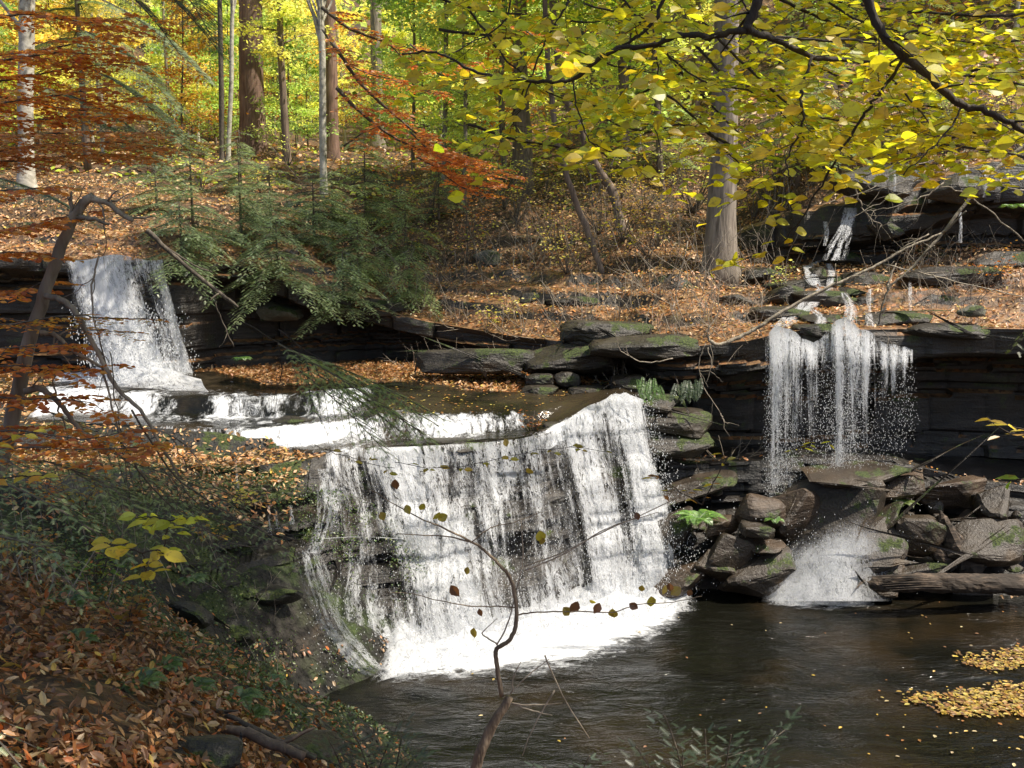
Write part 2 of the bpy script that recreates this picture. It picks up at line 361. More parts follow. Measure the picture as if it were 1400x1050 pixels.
# ------------------------------------------------------------------ terrain functions
def c1y(x): return ip(x, (-18, 15.5), (-8, 16.4), (-5, 16.6), (-3.6, 17.2), (-2.9, 17.8), (-1.3, 17.9), (.5, 18.25), (1.3, 18.95), (2.5, 19.8), (3.0, 20.2), (3.6, 20.3), (6, 20.0), (9.5, 20.1), (12, 19.4), (20, 18.4))
def t1z(x): return ip(x, (-18, 3.4), (-8, 3.1), (-5, 2.95), (-3.3, 3.02), (.1, 3.14), (.7, 3.25), (1.5, 3.56), (2.3, 3.72), (2.75, 3.55), (3.1, 2.5), (3.6, 2.15), (6, 2.4), (8, 2.3), (9.5, 1.9), (14, 1.6), (20, 1.5))
def f1y(x): return ip(x, (-18, 13.5), (-8, 12.6), (-5, 12.9), (-4, 13.7), (-3.2, 14.6), (-2.4, 15.4), (-1.6, 15.9), (0, 16.9), (2.7, 18.4), (3.3, 18.6), (5, 18.55), (7, 18.5), (9, 18.2), (14, 17.3), (20, 16.5))
def c2y(x): return ip(x, (-18, 21.5), (-10.6, 22.2), (-7.8, 23), (-7.2, 24), (-4, 25.2), (-2, 25), (0, 23.6), (2.0, 22.4), (3.2, 21.3), (5, 20.7), (6, 20.5), (9.5, 20.6), (12, 20), (20, 19.2))
def b2z(x): return ip(x, (-18, 3.9), (-7, 3.75), (0, 3.65), (2.6, 3.7), (3.1, 2.6), (3.6, 2.2), (9, 2.0), (20, 1.7))
def t2z(x): return ip(x, (-18, 6.6), (-10.6, 6.45), (-7.9, 6.35), (-6.5, 6.2), (-4.5, 5.3), (-2, 4.75), (0, 4.55), (2.8, 4.45), (5, 4.75), (6, 5.0), (12, 5.05), (20, 5.3))
def c3y(x): return ip(x, (6, 27.5), (7.5, 25.8), (9, 25.), (12, 24.4), (20, 23))
def j3(x): return ip(x, (6.2, 0), (8, 1.1), (10, 1.5), (13, 1.9), (20, 2.2))
UX = [-40, -14, -8, -2, 3, 6, 12, 40]
UD = [-3, 0, 3, 6, 10, 15, 25, 45, 95, 140]
UT = np.array([[6.2, 6.5, 7.2, 7.8, 8.8, 9.8, 11, 15, 40, 60],
               [6.3, 6.4, 7.1, 7.7, 8.5, 9.5, 10.7, 12.6, 22, 42],
               [6.2, 6.3, 6.9, 7.4, 8.1, 9.1, 10.5, 12.3, 22, 42],
               [4.7, 4.8, 6.2, 7.4, 8.6, 9.7, 11.2, 13.8, 24, 42],
               [4.5, 4.6, 5.7, 6.9, 8.3, 9.6, 11.8, 16, 28, 44],
               [4.9, 5.0, 5.6, 6.4, 8.2, 10, 13, 20, 44, 64],
               [4.9, 5.0, 6.1, 7.2, 8.8, 10.8, 14.6, 22.5, 46, 66],
               [5.5, 6.0, 7.5, 9.2, 11.0, 13, 17, 25, 48, 68]])
def up(x, y):
    x, y = np.broadcast_arrays(np.asarray(x, float), np.asarray(y, float))
    d = y - c2y(x)
    i = np.clip(np.searchsorted(UX, x) - 1, 0, len(UX) - 2); a = np.clip((x - np.take(UX, i)) / (np.take(UX, i + 1) - np.take(UX, i)), 0, 1); a = S(a)
    k = np.clip(np.searchsorted(UD, d) - 1, 0, len(UD) - 2); b = np.clip((d - np.take(UD, k)) / (np.take(UD, k + 1) - np.take(UD, k)), 0, 1)
    z = (1 - a) * ((1 - b) * UT[i, k] + b * UT[i, k + 1]) + a * ((1 - b) * UT[i + 1, k] + b * UT[i + 1, k + 1])
    lip = t2z(x); z = lip + (z - lip) * S(d / 1.2) * 1.0 + np.where(d < 0, 0, 0)
    am = S(d / 2)
    z = z + am * ((fbm(x * .35 + 3, y * .35, 0, 4, 5) - .5) * 1.0)
    q = (z + .4 * fbm(x * .25, y * .25, 0, 2, 9)) / .42                       # soft terraces of bedded rock
    tr = (np.floor(q) + S((q - np.floor(q) - .55) / .45)) - q
    z = z + tr * .42 * .75 * am * S((34 - y) / 6)
    z = z + (fbm(x * 1.7, y * 1.7, 0, 3, 6) - .5) * .22 * am
    return z + j3(x) * S((y - c3y(x) - .9) / .3)
def shelf(x, y):
    d = y - c1y(x); W = np.maximum(c2y(x) - c1y(x), .3)
    base = t1z(x)
    lf = S((-2.6 - x) / .8)
    zl = base + .28 * S((d - 1.3) / .4) + .32 * S((d - 3.2) / .55) + .08 * S((d - 5) / 1)
    zr = base + (b2z(x) - base) * (.55 * S((d - .7) / .5) + .45 * S((d - .9) / 3))
    z = lf * zl + (1 - lf) * zr
    return z + (fbm(x * .9, y * 1.3, 0, 3, 21) - .5) * .12
# lowland: thin-plate surface through surveyed points (x, y, z)
_lp = []
for u, v, Y in ((0, 1050, 4.5), (250, 1050, 5.4), (430, 1045, 7.2), (120, 940, 6.2), (250, 950, 7.6), (330, 930, 9), (310, 880, 11), (100, 820, 10), (0, 880, 7),
                (50, 650, 13), (400, 860, 14.3), (450, 985, 10), (200, 780, 12.5), (0, 760, 9.5), (250, 730, 14.4), (120, 690, 14), (380, 780, 14.9), (490, 960, 12.2), (-200, 900, 6), (-300, 700, 12)):
    _lp.append(P(u, v, Y))
_lp += [np.array(a, float) for a in ((-2.0, 14.3, -.35), (-2.6, 13.8, -.2), (-3.1, 14.2, 0), (-3.5, 13.3, .5), (-2.3, 12.6, -.1), (0, 0, 5.4), (-4, 0, 5.6), (-1.5, 13.5, -.15), (-1.3, 11.5, .0), (-1.7, 15.2, -.1), (-.6, 9.5, .05), (0, 7, .7), (0, 4, 3.2), (3, 3, 3.0), (3, 7, -.3), (0, 12, -.6), (3, 12, -.8), (0, 15, -.8),
        (3, 16, -.8), (7, 14, -.7), (7, 17.5, -.3), (11, 14, -.5), (9, 9, -.4), (14, 16, .3), (12, 18, .25), (9.5, 18, -.1), (18, 10, 1.5), (10, 4, 1.5), (22, 18, 2), (4, 18.4, -.35), (6, 18.3, -.4), (1, 17.2, -.6), (-9, 14, 3.4), (-14, 10, 6), (-14, 16, 4.5), (-8, 6, 5))]
_lp = np.array(_lp)
def _tps(r): return np.where(r > 0, r * r * np.log(np.maximum(r, 1e-6)), 0)
_K = _tps(np.linalg.norm(_lp[:, None, :2] - _lp[None, :, :2], axis=2)) + np.eye(len(_lp)) * .6
_Pm = np.hstack([np.ones((len(_lp), 1)), _lp[:, :2]])
_A = np.block([[_K, _Pm], [_Pm.T, np.zeros((3, 3))]])
_w = np.linalg.solve(_A, np.concatenate([_lp[:, 2], np.zeros(3)]))
def low(x, y):
    x, y = np.broadcast_arrays(np.asarray(x, float), np.asarray(y, float)); sh = x.shape
    q = np.stack([np.clip(x.ravel(), -16, 24), np.clip(y.ravel(), -4, 19)], 1); out = np.empty(len(q))
    for a in range(0, len(q), 20000):
        qq = q[a:a + 20000]
        out[a:a + 20000] = _tps(np.linalg.norm(qq[:, None] - _lp[None, :, :2], axis=2)) @ _w[:len(_lp)] + _w[-3] + qq @ _w[-2:]
    z = out.reshape(sh)
    z = np.clip(z, -1.2, 9)
    amp = S((z + .1) / .6)
    return z + amp * ((fbm(x * .9, y * .9, 0, 4, 33) - .5) * .5 + (fbm(x * 3, y * 3, 0, 3, 34) - .5) * .14)
LT = [0, .17, .21, .38, .42, .58, .62, .80, .84, 1]; LG_ = [0, .05, .22, .27, .45, .5, .7, .74, .95, 1]
def gprof(x, t):   # 0 foot .. 1 lip
    g1 = np.interp(t, [0, .35, .42, .66, .72, 1], [0, .22, .42, .62, .82, 1])
    g2 = np.interp(t, LT, LG_)
    w = S((-3.4 - x) / .9); return g1 * (1 - w) + g2 * w
def surface(x, y):
    x, y = np.broadcast_arrays(np.asarray(x, float), np.asarray(y, float))
    f, c, d2 = f1y(x), c1y(x), c2y(x)
    z = low(x, y)
    tt = np.clip((y - f) / np.maximum(c - f, .1), 0, 1)
    g = np.interp(tt, [0, .2, .42, .62, .8, 1], [0, .33, .42, .67, .72, 1])
    wl = S((-3.4 - x) / .9); g = g * (1 - wl) + wl * np.interp(tt, LG_, LT)
    zf = np.maximum(z, 0) * (1 - g) + t1z(x) * g
    z = np.where(y > f, np.maximum(zf, np.where(y < f + .3, z, -9)), z)
    z = np.where(y > c, shelf(x, y), z)
    return np.where(y > d2, up(x, y), z)
_YS = np.concatenate([np.arange(3.2, 34, .06), np.arange(34, 130, .3)])
def G(u, v, ymin=3.2):
    x, a, b = ray(u, v); k = _YS / a
    z = CZ + b * k; h = surface(x * k, _YS)
    ok = np.where((z < h) & (_YS >= ymin))[0]
    Y = _YS[ok[0]] if len(ok) else 60.
    p = P(u, v, Y); return np.array([p[0], p[1], float(surface(p[0], p[1]))])
# ------------------------------------------------------------------ ground sheet
def mossf(X, Y): return S((Y - 8.2 + .5 * (X + 3)) / 1.5) * S((18 - Y) / 1) * S((-.5 - X) / 1) * S((X + 9) / 2)
def build_ground():
    xs = np.concatenate([np.linspace(-120, -22, 22)[:-1], np.arange(-22, 22, .22), np.linspace(22, 120, 22)])
    ys = np.concatenate([np.linspace(-40, 2, 12)[:-1], np.arange(2, 20, .16), np.arange(20, 36, .2), np.arange(36, 70, .8), np.linspace(70, 170, 26)])
    X, Y = np.meshgrid(xs, ys, indexing='ij')
    c1, c2 = c1y(X), c2y(X)
    b1 = f1y(X) + .9; b2 = c2 + 2.2
    zl = low(X, Y) - .05
    zsh = shelf(X, Y) - .06
    Z = np.where(Y > c1 + .9, zsh, np.minimum(zl, np.where(Y > f1y(X) + .25, t1z(X) - 1.2, 99)))
    Z = np.where(Y > b2, up(X, Y) - .03, Z)
    far = S((np.abs(X) - 30) / 40) * 8; Z = Z + far
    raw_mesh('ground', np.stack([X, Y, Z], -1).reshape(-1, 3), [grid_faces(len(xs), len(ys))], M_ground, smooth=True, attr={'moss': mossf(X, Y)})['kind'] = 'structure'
build_ground()
# ------------------------------------------------------------------ bedded rock faces
def strata(x, z, amp=.35, s=0, th=1.0):
    zz = z + .16 * fbm(x * .45, 0, 0, 3, s + 3) + .03 * fbm(x * 3, 0, 0, 2, s + 8)
    q = (zz * 4.2 + 1.1 * np.sin(zz * 2.9 + s) + .5 * np.sin(zz * 7.3)) / th
    k = np.floor(q); f = q - k
    bx = x * .75 + _h(k.astype(np.int64), 3, 1, s) * 9 + .35 * fbm(x * 1.4, k, 0, 2, s + 1); bi = np.floor(bx); bf = bx - bi
    p = .55 * vn(x * .5, k * 7.7, 0, s) + .45 * _h(bi.astype(np.int64), k.astype(np.int64), 5, s)
    edge = (np.abs(f - .5) * 2) ** 5 * .07 + (np.abs(bf - .5) * 2) ** 14 * .12
    return amp * (p - .5) * 1.6 - edge - .05 * (fbm(x * 5, z * 9, 0, 3, s + 2) - .5)
def cliff(name, x0, x1, lipf, topf, footf, botf, recf, surff, flap, amp, seed, dx=.07, nz=64, prof=None, mat=M_cliff, edge=.0):
    xs = np.arange(x0, x1, dx); t = np.linspace(0, 1, nz); X, T = np.meshgrid(xs, t, indexing='ij')
    lip, top, foot, bot = lipf(X), topf(X), footf(X), botf(X)
    Zc = bot + (top - bot) * T
    g = prof(X, T) if prof else T
    Yc = foot + (lip - foot) * g + recf(X, T)
    amp_t = amp * np.clip((1 - T) * 6 + .45, 0, 1)
    Yc = Yc - strata(X, Zc, 1., seed) * amp_t
    Xc = X + .04 * (fbm(X * 3, Zc * 3, 0, 2, seed + 4) - .5)
    # top flap
    d = np.concatenate([[.03, .10], np.linspace(.2, flap, int(flap / .14))])
    X2, D = np.meshgrid(xs, d, indexing='ij')
    y0 = Yc[:, -1:]; Y2 = y0 + D
    Z2 = surff(X2, np.maximum(Y2, lipf(X2) + .02)); w = S(D / .25); Z2 = (topf(X2)) * (1 - w) + Z2 * w + .012
    V = np.concatenate([np.stack([Xc, Yc, Zc], -1), np.stack([X2, Y2, Z2], -1)], 1)
    o = raw_mesh(name, V.reshape(-1, 3), [grid_faces(len(xs), V.shape[1])], mat, smooth=False); o['kind'] = 'structure'
    return o
low_bot = lambda x: np.where(x < -3, np.maximum(low(x, f1y(x)) - .5, -.6), -.6)
cliff('rock_cliff_lower', -3.575, 18, c1y, t1z, f1y, low_bot, lambda x, t: 0 * x, shelf, 5.5, .42, 2, prof=gprof)
cliff('rock_cliff_lower', -18, -3.57, c1y, t1z, f1y, low_bot, lambda x, t: 0 * x, shelf, 5.5, .55, 2, prof=gprof, mat=M_cliffm, nz=110)
def rec2(x, t):
    Rr = ip(x, (-18, .5), (-8, .5), (-6.5, 1.0), (-4, 1.6), (-1, 1.5), (1.5, 1.2), (3.2, 1.0), (5, 1.4), (9, 1.9), (12, 2.2), (20, 2))
    lipt = ip(x, (-8, .93), (-4, .8), (1, .72), (5, .8), (8, .84), (12, .86))
    return Rr * S((lipt - t) / .1) * (1 - .25 * (1 - t))
cliff('rock_cliff_upper', -18, 18, c2y, t2z, lambda x: c2y(x) - .0, lambda x: b2z(x) - .5, rec2, up, 3.2, .4, 7, nz=56, mat=M_cliffl)
cliff('rock_cliff_hillside', 6.3, 18, c3y, lambda x: up(x, c3y(x)) + j3(x) * .97, c3y, lambda x: up(x, c3y(x)) - .6,
      lambda x, t: .55 * S((.72 - t) / .12), lambda x, y: up(x, np.maximum(y, c3y(x) + 1.25)), 1.0, .35, 12, nz=36, mat=M_cliffl)
# ------------------------------------------------------------------ pool and stream
def build_pool():
    xs = np.arange(-4.5, 26, .12); ys = np.arange(3, 21, .12); X, Y = np.meshgrid(xs, ys, indexing='ij')
    d = f1y(X) - Y
    main = S((X + 2.35) / .5) * S((3.55 - X) / .6)
    ext = ip(X, (-2.2, .9), (-.5, 1.6), (1, 2.1), (2.5, 1.7), (3.5, .8))
    dd_ = np.clip(d, 0, 9) / ext; f = main * (1.15 * np.exp(-(dd_ / 1.0) ** 2) + .30 * np.exp(-dd_ / 1.6)) + main * .22 * (fbm(X * 1.4, Y * 2.4, 0, 3, 53) - .5) * 2 * np.exp(-dd_)
    f2 = np.exp(-((X - 5.9) / 1.15) ** 4) * np.clip(1.15 - np.clip(d - .3, 0, 9) / .75, 0, 1)
    f = np.maximum(f, f2)
    f = f + .10 * S(1 - np.clip(d, 0, 9) / 4) * S((X + 2) / 2) * S((5 - X) / 2)
    Z = .02 * (fbm(X * 1.3, Y * 2.6, 0, 3, 50) - .5) * 2 + .05 * f * fbm(X * 3, Y * 5, 0, 3, 51)
    raw_mesh('pool_water', np.stack([X, Y, Z], -1).reshape(-1, 3), [grid_faces(len(xs), len(ys))], M_pool, attr={'dens': f}, smooth=True)['kind'] = 'structure'
build_pool()
def stream_mask(x, y):
    d = y - c1y(x); back = c2y(x) - y
    # leafy bar along the upper cliff foot, dry front ledge at the left
    backlim = ip(x, (-10, .2), (-8, .3), (-7, 1.2), (-5.5, 2.6), (-3.5, 3.4), (-1, 3.3), (.3, 2.4), (1.2, 1.2), (2.5, .6))
    front = ip(x, (-9.5, 2.2), (-6.5, 1.9), (-4.6, 1.4), (-3.5, .4), (-3.2, -.1), (3, -.1))
    wob = .5 * (fbm(x * .8, y * .8, 0, 3, 60) - .5)
    m = np.minimum(np.minimum(d - front + wob, back - backlim + wob), np.minimum((x + 9.3 + .25 * d) * 2 - 1.0, (2.75 - x) * 2))
    return m
def build_stream():
    xs = np.arange(-10.6, 2.9, .07); D = np.arange(-.14, 7.6, .07); X, Dd = np.meshgrid(xs, D, indexing='ij')
    Y = c1y(X) - .03 + Dd
    m = stream_mask(X, Y)
    Z = np.where(Dd < 0, t1z(X) + Dd * 1.6, shelf(X, Y)) + .045 + .01 * fbm(X * 5, Y * 5, 0, 2, 61) - .34 * S((.02 - m) / .22)
    lf = S((-2.6 - X) / .8); d = Dd
    bmp = lambda c, w: np.exp(-((d - c) / w) ** 2)
    streaky = .55 + .9 * (fbm(X * .9, Y * .5, 0, 3, 62) - .4) * 2
    fl = np.maximum(.85 * bmp(1.5, .35), .85 * bmp(3.5, .8)) * streaky + .38 + .24 * S((X + 6.5) / 2) * S(1 - d / 5.5) + .35 * S((-6.8 - X) / 1.2) * bmp(5.6, 1.0)
    fl = np.maximum(fl, .95 * S((d - 4.6) / .8) * S((-6.9 - X) / .8))
    fr = np.maximum(.62 * bmp(0.0, .3) * S((-2.1 - X) / .5), .66 * bmp(1.05, .45)) * (.2 + .8 * streaky) + .22 * S(1 - d / 3) + .12 + .22 * S((-1.5 - X) / 1.0) * S(1 - d / 4)
    dry = S((X - .1) / .5) ; fr = fr * (1 - dry) + dry * (.80 * bmp(.0, .42) * (.55 + .6 * streaky) + .28 * S(1 - d / 2))
    f = lf * fl + (1 - lf) * fr
    f = f + .22 * (fbm(X * 1.6, Dd * 1.6, 0, 3, 64) - .5) * 2
    f = f * (1 - S((c1y(X) + d - (c2y(X) - 4.2)) / 1.2) * S((X + 5.5) / 1) )
    Fq = grid_faces(len(xs), len(D)); keep = (m.ravel()[Fq] > -.24).any(1)
    raw_mesh('stream_water', np.stack([X, Y, Z], -1).reshape(-1, 3), [Fq[keep]], M_stream, attr={'dens': np.clip(f, 0, 1)}, smooth=True)['kind'] = 'structure'
build_stream()
# ------------------------------------------------------------------ waterfalls
OCT = (np.array([[1, 0, 0], [0, 1, 0], [-1, 0, 0], [0, -1, 0], [0, 0, 2.6], [0, 0, -2.6]]), np.array([[0, 1, 4], [1, 2, 4], [2, 3, 4], [3, 0, 4], [1, 0, 5], [2, 1, 5], [3, 2, 5], [0, 3, 5]]))
def drops(name, C, size, parent):
    n = len(C); mb = MB(); V = C[:, None] + np.asarray(size).reshape(-1, 1, 1) * OCT[0][None]
    mb.add(V.reshape(-1, 3), (OCT[1][None] + (np.arange(n) * 6)[:, None, None]).reshape(-1, 3))
    o = mb.build(name, M_drop, parent, smooth=True, usecol=False); o['kind'] = 'stuff'; return o
def sheet(name, pts, dens, mat, parent, uoff=0.0):
    n, m = dens.shape
    su = np.concatenate([[0], np.cumsum(np.linalg.norm(np.diff(pts[:, m // 2], axis=0), axis=1))])
    sv = np.concatenate([np.zeros((n, 1)), np.cumsum(np.linalg.norm(np.diff(pts, axis=1), axis=2), axis=1)], 1)
    sv = np.mean(sv, 0, keepdims=True) * np.ones((n, 1))
    uv = np.stack([np.repeat(su[:, None], m, 1) + uoff, sv + uoff * .37], -1)
    return raw_mesh(name, pts.reshape(-1, 3), [grid_faces(n, m)], mat, parent, attr={'dens': np.clip(dens, 0, 1)}, uv=uv.reshape(-1, 2), smooth=True)
def gs(x, c, w): return np.exp(-((x - c) / w) ** 2)
# main fall: lip x in [-3.55, 2.95], foot shifted right
W1 = thing('waterfall', (0, 16.8, 0), 'widest white waterfall pouring over the rock step into the dark pool', 'waterfall')
def main_fall(layer):
    xs = np.linspace(-3.75, 2.85, 190); t = np.linspace(0, 1, 90); X, T = np.meshgrid(xs, t, indexing='ij')
    xf = ip(xs, (-3.75, -3.0), (-3.0, -2.1), (0, .55), (2.85, 3.5))[:, None] * np.ones_like(T)
    XX = X + (xf - X) * T ** 1.1 + .34 * (fbm(X * 1.3 + 4, T * 1.3, 0, 2, 78) - .5) * S(T * 2) * 1.6
    tt = 1 - T
    ztop = t1z(X) + .05; Z = ztop * tt + (-.05) * T
    Y = f1y(XX) + (c1y(X) - f1y(XX)) * gprof(XX * 0, tt)
    st_ = strata(XX, Z, 1., 2) * .42 * np.clip(T * 6 + .45, 0, 1)
    hump = .12 * (fbm(XX * 2.2, Z * .7, layer * 5, 3, 70 + layer) - .4) + .30 * (fbm(XX * .9, Z * .8, 0, 2, 79) - .4) * S(T * 4)
    Y = Y - np.maximum(st_, -.1) * .3 - .12 - .09 * layer - hump * (1 + layer)
    u = 700 + F * X / c1y(X)
    dens = .365 + .30 * gs(u, 540, 34) * (1 - .2 * T) + .22 * gs(u, 600, 30) * S((T - .25) / .2) + .28 * gs(u, 800, 32) + .34 * gs(u, 858, 22) \
        - .16 * gs(u, 700, 42) * gs(T, .5, .32) - .30 * gs(u, 835, 15) * gs(T, .42, .28) - .02 * gs(u, 462, 20) + .16 * gs(T, 0, .1) * (1 - gs(u, 655, 55)) \
        + .40 * S((T - .82) / .18) - .05 * S((500 - u) / 30) * S((T - .3) / .2) - .10 * gs(u, 520, 22) * gs(T, .65, .2)
    dens = dens + .34 * (fbm(u * .035 - T * .8, T * 1.6, layer, 3, 75) - .5) * 2 + .22 * (fbm(u * .16, T * 1.1, layer, 2, 77) - .5) * 2
    dens -= layer * .12
    edge = S((X + 3.85 - .75 * fbm(T * 5, 3, layer, 3, 68)) / .3) * S((2.93 - X - .3 * fbm(T * 6, 9, layer, 3, 69)) / .15)
    bulge = (.10 + .12 * (fbm(u * .08, 0, 0, 2, 76) - .5)) * gs(u, 835, 40) * np.exp(-((T) / .14) ** 2); return np.stack([XX, Y, Z + bulge], -1), dens * edge
for ly in (0, 1):
    p_, d_ = main_fall(ly); sheet('water_sheet', p_, d_, M_fall, W1, uoff=ly * 3.7)
n = 6000; i = rng.integers(0, 190, n); w = rng.beta(2.2, 1.1, n); p0 = p_[i, (w * 89).astype(int)]
ex = rng.exponential(.10, n)
drops('spray', p0 + np.stack([rng.normal(0, .06, n), -ex - .05, rng.normal(.02, .09, n) + ex * .3], 1), rng.uniform(.002, .007, n), W1)
n = 3000; i = rng.integers(160, 190, n); w = rng.random(n); p0 = p_[i, (w * 89).astype(int)]
drops('spray', p0 + np.stack([rng.exponential(.14, n), rng.normal(-.1, .12, n), rng.normal(0, .1, n)], 1), rng.uniform(.002, .008, n), W1)
# foam mound at the foot
def mound(parent, x0, x1, foot, h, depth, dens, name='foam', n=120, m=26):
    xs = np.linspace(x0, x1, n); t = np.linspace(0, 1, m); X, T = np.meshgrid(xs, t, indexing='ij')
    ed = S((X - x0) / .4) * S((x1 - X) / .4)
    Y = foot(X) + .15 - depth * T * (.8 + .4 * fbm(X * 1.2, 0, 0, 2, 81))
    Z = .03 + h * ed * (1 - T) ** 1.3 * (.15 + 1.6 * fbm(X * 2.4, Y * 2.4, 0, 4, 80)) + .03 * fbm(X * 8, Y * 8, 0, 2, 82)
    sheet(name, np.stack([X, Y, Z], -1), (dens * ed * (1.15 - .75 * T ** 2)), M_mist, parent)
mound(W1, -2.3, 3.6, f1y, .38, 1.25, 1.0)
# thin side runnel at the left of the main fall
W2 = thing('waterfall', G(490, 880, 14), 'thin white rivulet sliding down mossy rock left of the widest waterfall', 'waterfall')
def ribbon_fall(parent, line, widths, mat=M_fallthin, dens=.75, n=None, name='water_sheet', endfade=.0, bow=.05):
    ln = smooth_line(line, 8); ws = np.interp(np.linspace(0, 1, len(ln)), np.linspace(0, 1, len(widths)), widths)
    k = 15; a = np.linspace(-1, 1, k)
    pts = ln[None] + np.stack([a[:, None] * ws[None] * .5, -bow * (1 - a[:, None] ** 2) - 0 * ws[None] + .03 * (fbm(a[:, None] * 2, np.arange(len(ln))[None] * .3, 0, 2, 90) - .5), 0 * a[:, None] * ws[None]], -1)
    d = (dens * (1 - np.abs(a) ** 3 * .8))[:, None] * np.ones(len(ln))[None]
    if endfade: d = d * (1 - endfade * np.linspace(0, 1, len(ln))[None])
    return sheet(name, pts, d, mat, parent, uoff=float(ln[0, 0]))
gp = lambda u, v: G(u, v, 12.5) + np.array([0, -.06, .05])
ribbon_fall(W2, [gp(422, 755), gp(426, 775), gp(432, 800), gp(444, 835), gp(458, 862), gp(474, 888), gp(498, 912), gp(518, 928)], [.42, .6, .62, .7, .8, 1.0], dens=.43)
ribbon_fall(W2, [P(440, 640, 16.6), P(446, 680, 16.3), P(440, 725, 15.9), P(428, 755, 15.4)], [.55, .5, .5, .3], dens=.42)
ribbon_fall(W2, [P(445, 735, 15.7), P(500, 733, 15.8), P(555, 736, 15.9)], [.15, .2, .15], dens=.5)
# upper left fall
W3 = thing('waterfall', P(190, 520, 22), 'tall white waterfall at the far left plunging onto the upper rock shelf', 'waterfall')
for ly in (0, 1):
    xs = np.linspace(0, 1, 90); t = np.linspace(0, 1, 60); A, T = np.meshgrid(xs, t, indexing='ij')
    ut = 84 + A * 142; ub = 126 + A * 146; u = ut + (ub - ut) * T ** 1.2
    v = 352 + T * 172 + 4 * np.sin(A * 9)
    Y = c2y((u - 700) / F * 22.6) - .25 - .95 * T ** 1.3 - .1 * ly - .25 * gs(A, .3, .25) * S((T - .25) / .3) - .10 * fbm(A * 9, T * 3, 0, 3, 97 + ly)
    x_, a_, b_ = (u - 700) / F, ct + (525 - v) / F * st, -st + (525 - v) / F * ct; k = Y / a_
    pts = np.stack([x_ * k, Y, CZ + b_ * k], -1)
    dens = .44 + .5 * gs(A - .25 * T, .28, .2) + .2 * gs(A, .95, .07) * S(T * 3) + .3 * S((T - .6) / .3) * gs(A, .5, .4) - .2 * gs(A, .78, .13) * gs(T, .45, .4) - .15 * gs(A, 0.05, .08) - ly * .1
    dens *= S(A / .05) * S((1 - A) / .04)
    sheet('water_sheet', pts, dens, M_fall, W3, uoff=ly * 2.3)
n = 1800; q = pts[rng.integers(0, 90, n), rng.integers(25, 60, n)]
drops('spray', q + np.stack([rng.normal(.03, .12, n), -rng.exponential(.15, n), rng.normal(.05, .12, n)], 1), rng.uniform(.006, .014, n), W3)
pm = P(190, 520, 22)
xs = np.linspace(-1.25, 1.5, 60); t = np.linspace(0, 1, 20); X, T = np.meshgrid(xs, t, indexing='ij')
sheet('foam', np.stack([pm[0] + X + .5 * T, pm[1] - .3 - T * 1.1 + .4 * 0, shelf(pm[0] + X, pm[1] - T) + .06 + .55 * (1 - T) ** 2 * gs(X, .0, .8) * (.6 + .8 * fbm(X * 3, T * 3, 0, 3, 99))], -1), .98 * (1 - .5 * T), M_mist, W3)
# right hand curtain fall, dropping free of the overhang
W4 = thing('waterfall', PZ(1130, 800, 0), 'lacy curtain waterfall falling free of the dark overhang onto boulders at right', 'waterfall')
def curtain(layer):
    us = np.linspace(1046, 1248, 150); t = np.linspace(0, 1, 80); U, T = np.meshgrid(us, t, indexing='ij')
    lipv = ip(U, (1046, 460), (1058, 446), (1080, 450), (1096, 464), (1112, 470), (1128, 456), (1142, 442), (1156, 434), (1172, 447), (1190, 454), (1212, 468), (1250, 478)) + 8 * (fbm(U * .08, 0, 0, 2, 113) - .5)
    end = ip(U, (1046, 700), (1070, 690), (1100, 620), (1130, 650), (1170, 660), (1200, 640), (1250, 560))
    v = lipv + (end - lipv) * T
    Y = 20.05 - .35 * T ** 2 - .1 * layer - .12 * fbm(U * .06, T * 2, 0, 2, 110 + layer) + .3 * (1 - S(T * 4))
    x_, a_, b_ = (U - 700) / F, ct + (525 - v) / F * st, -st + (525 - v) / F * ct; k = Y / a_
    s = .36 * gs(U, 1060, 7) + .26 * gs(U, 1085, 16) + .26 * gs(U, 1112, 6) + .36 * gs(U, 1146, 6) + .26 * gs(U, 1164, 14) + .30 * gs(U, 1184, 6) + .24 * gs(U, 1210, 4) + .28 * gs(U, 1222, 3) + .26 * gs(U, 1236, 3) + .24
    fade = np.where(np.abs(U - 1062) < 8, .10, np.where(np.abs(U - 1150) < 9, .14, .42))
    dens = s * (1.05 - fade * T) - .08 * S((T - .35) / .3) + .16 * gs(T, .08, .14) + .10 * (fbm(U * .35, T * 1.2, 0, 2, 117) - .5) * 2 + .12 * (fbm(U * .12, T * 2, 0, 2, 115) - .5)
    return np.stack([x_ * k, Y, CZ + b_ * k], -1), dens - layer * .1
for ly in (0, 1):
    p_, d_ = curtain(ly); sheet('water_sheet', p_, d_, M_fallthin, W4, uoff=ly * 1.9)
n = 12000; i = np.clip(np.concatenate([rng.normal(12, 8, n // 3), rng.normal(78, 12, n // 3), rng.uniform(0, 149, n - 2 * (n // 3))]), 0, 149).astype(int); tt = rng.beta(1.6, 1.0, n) * 1.22
b0 = p_[i, 0]; q = b0 + (p_[i, -1] - b0) * tt[:, None]
q[:, 0] += rng.normal(0, .03, n) * (1 + tt); q[:, 1] += rng.normal(-.1, .12, n)
drops('spray', q, rng.uniform(.002, .0065, n), W4)
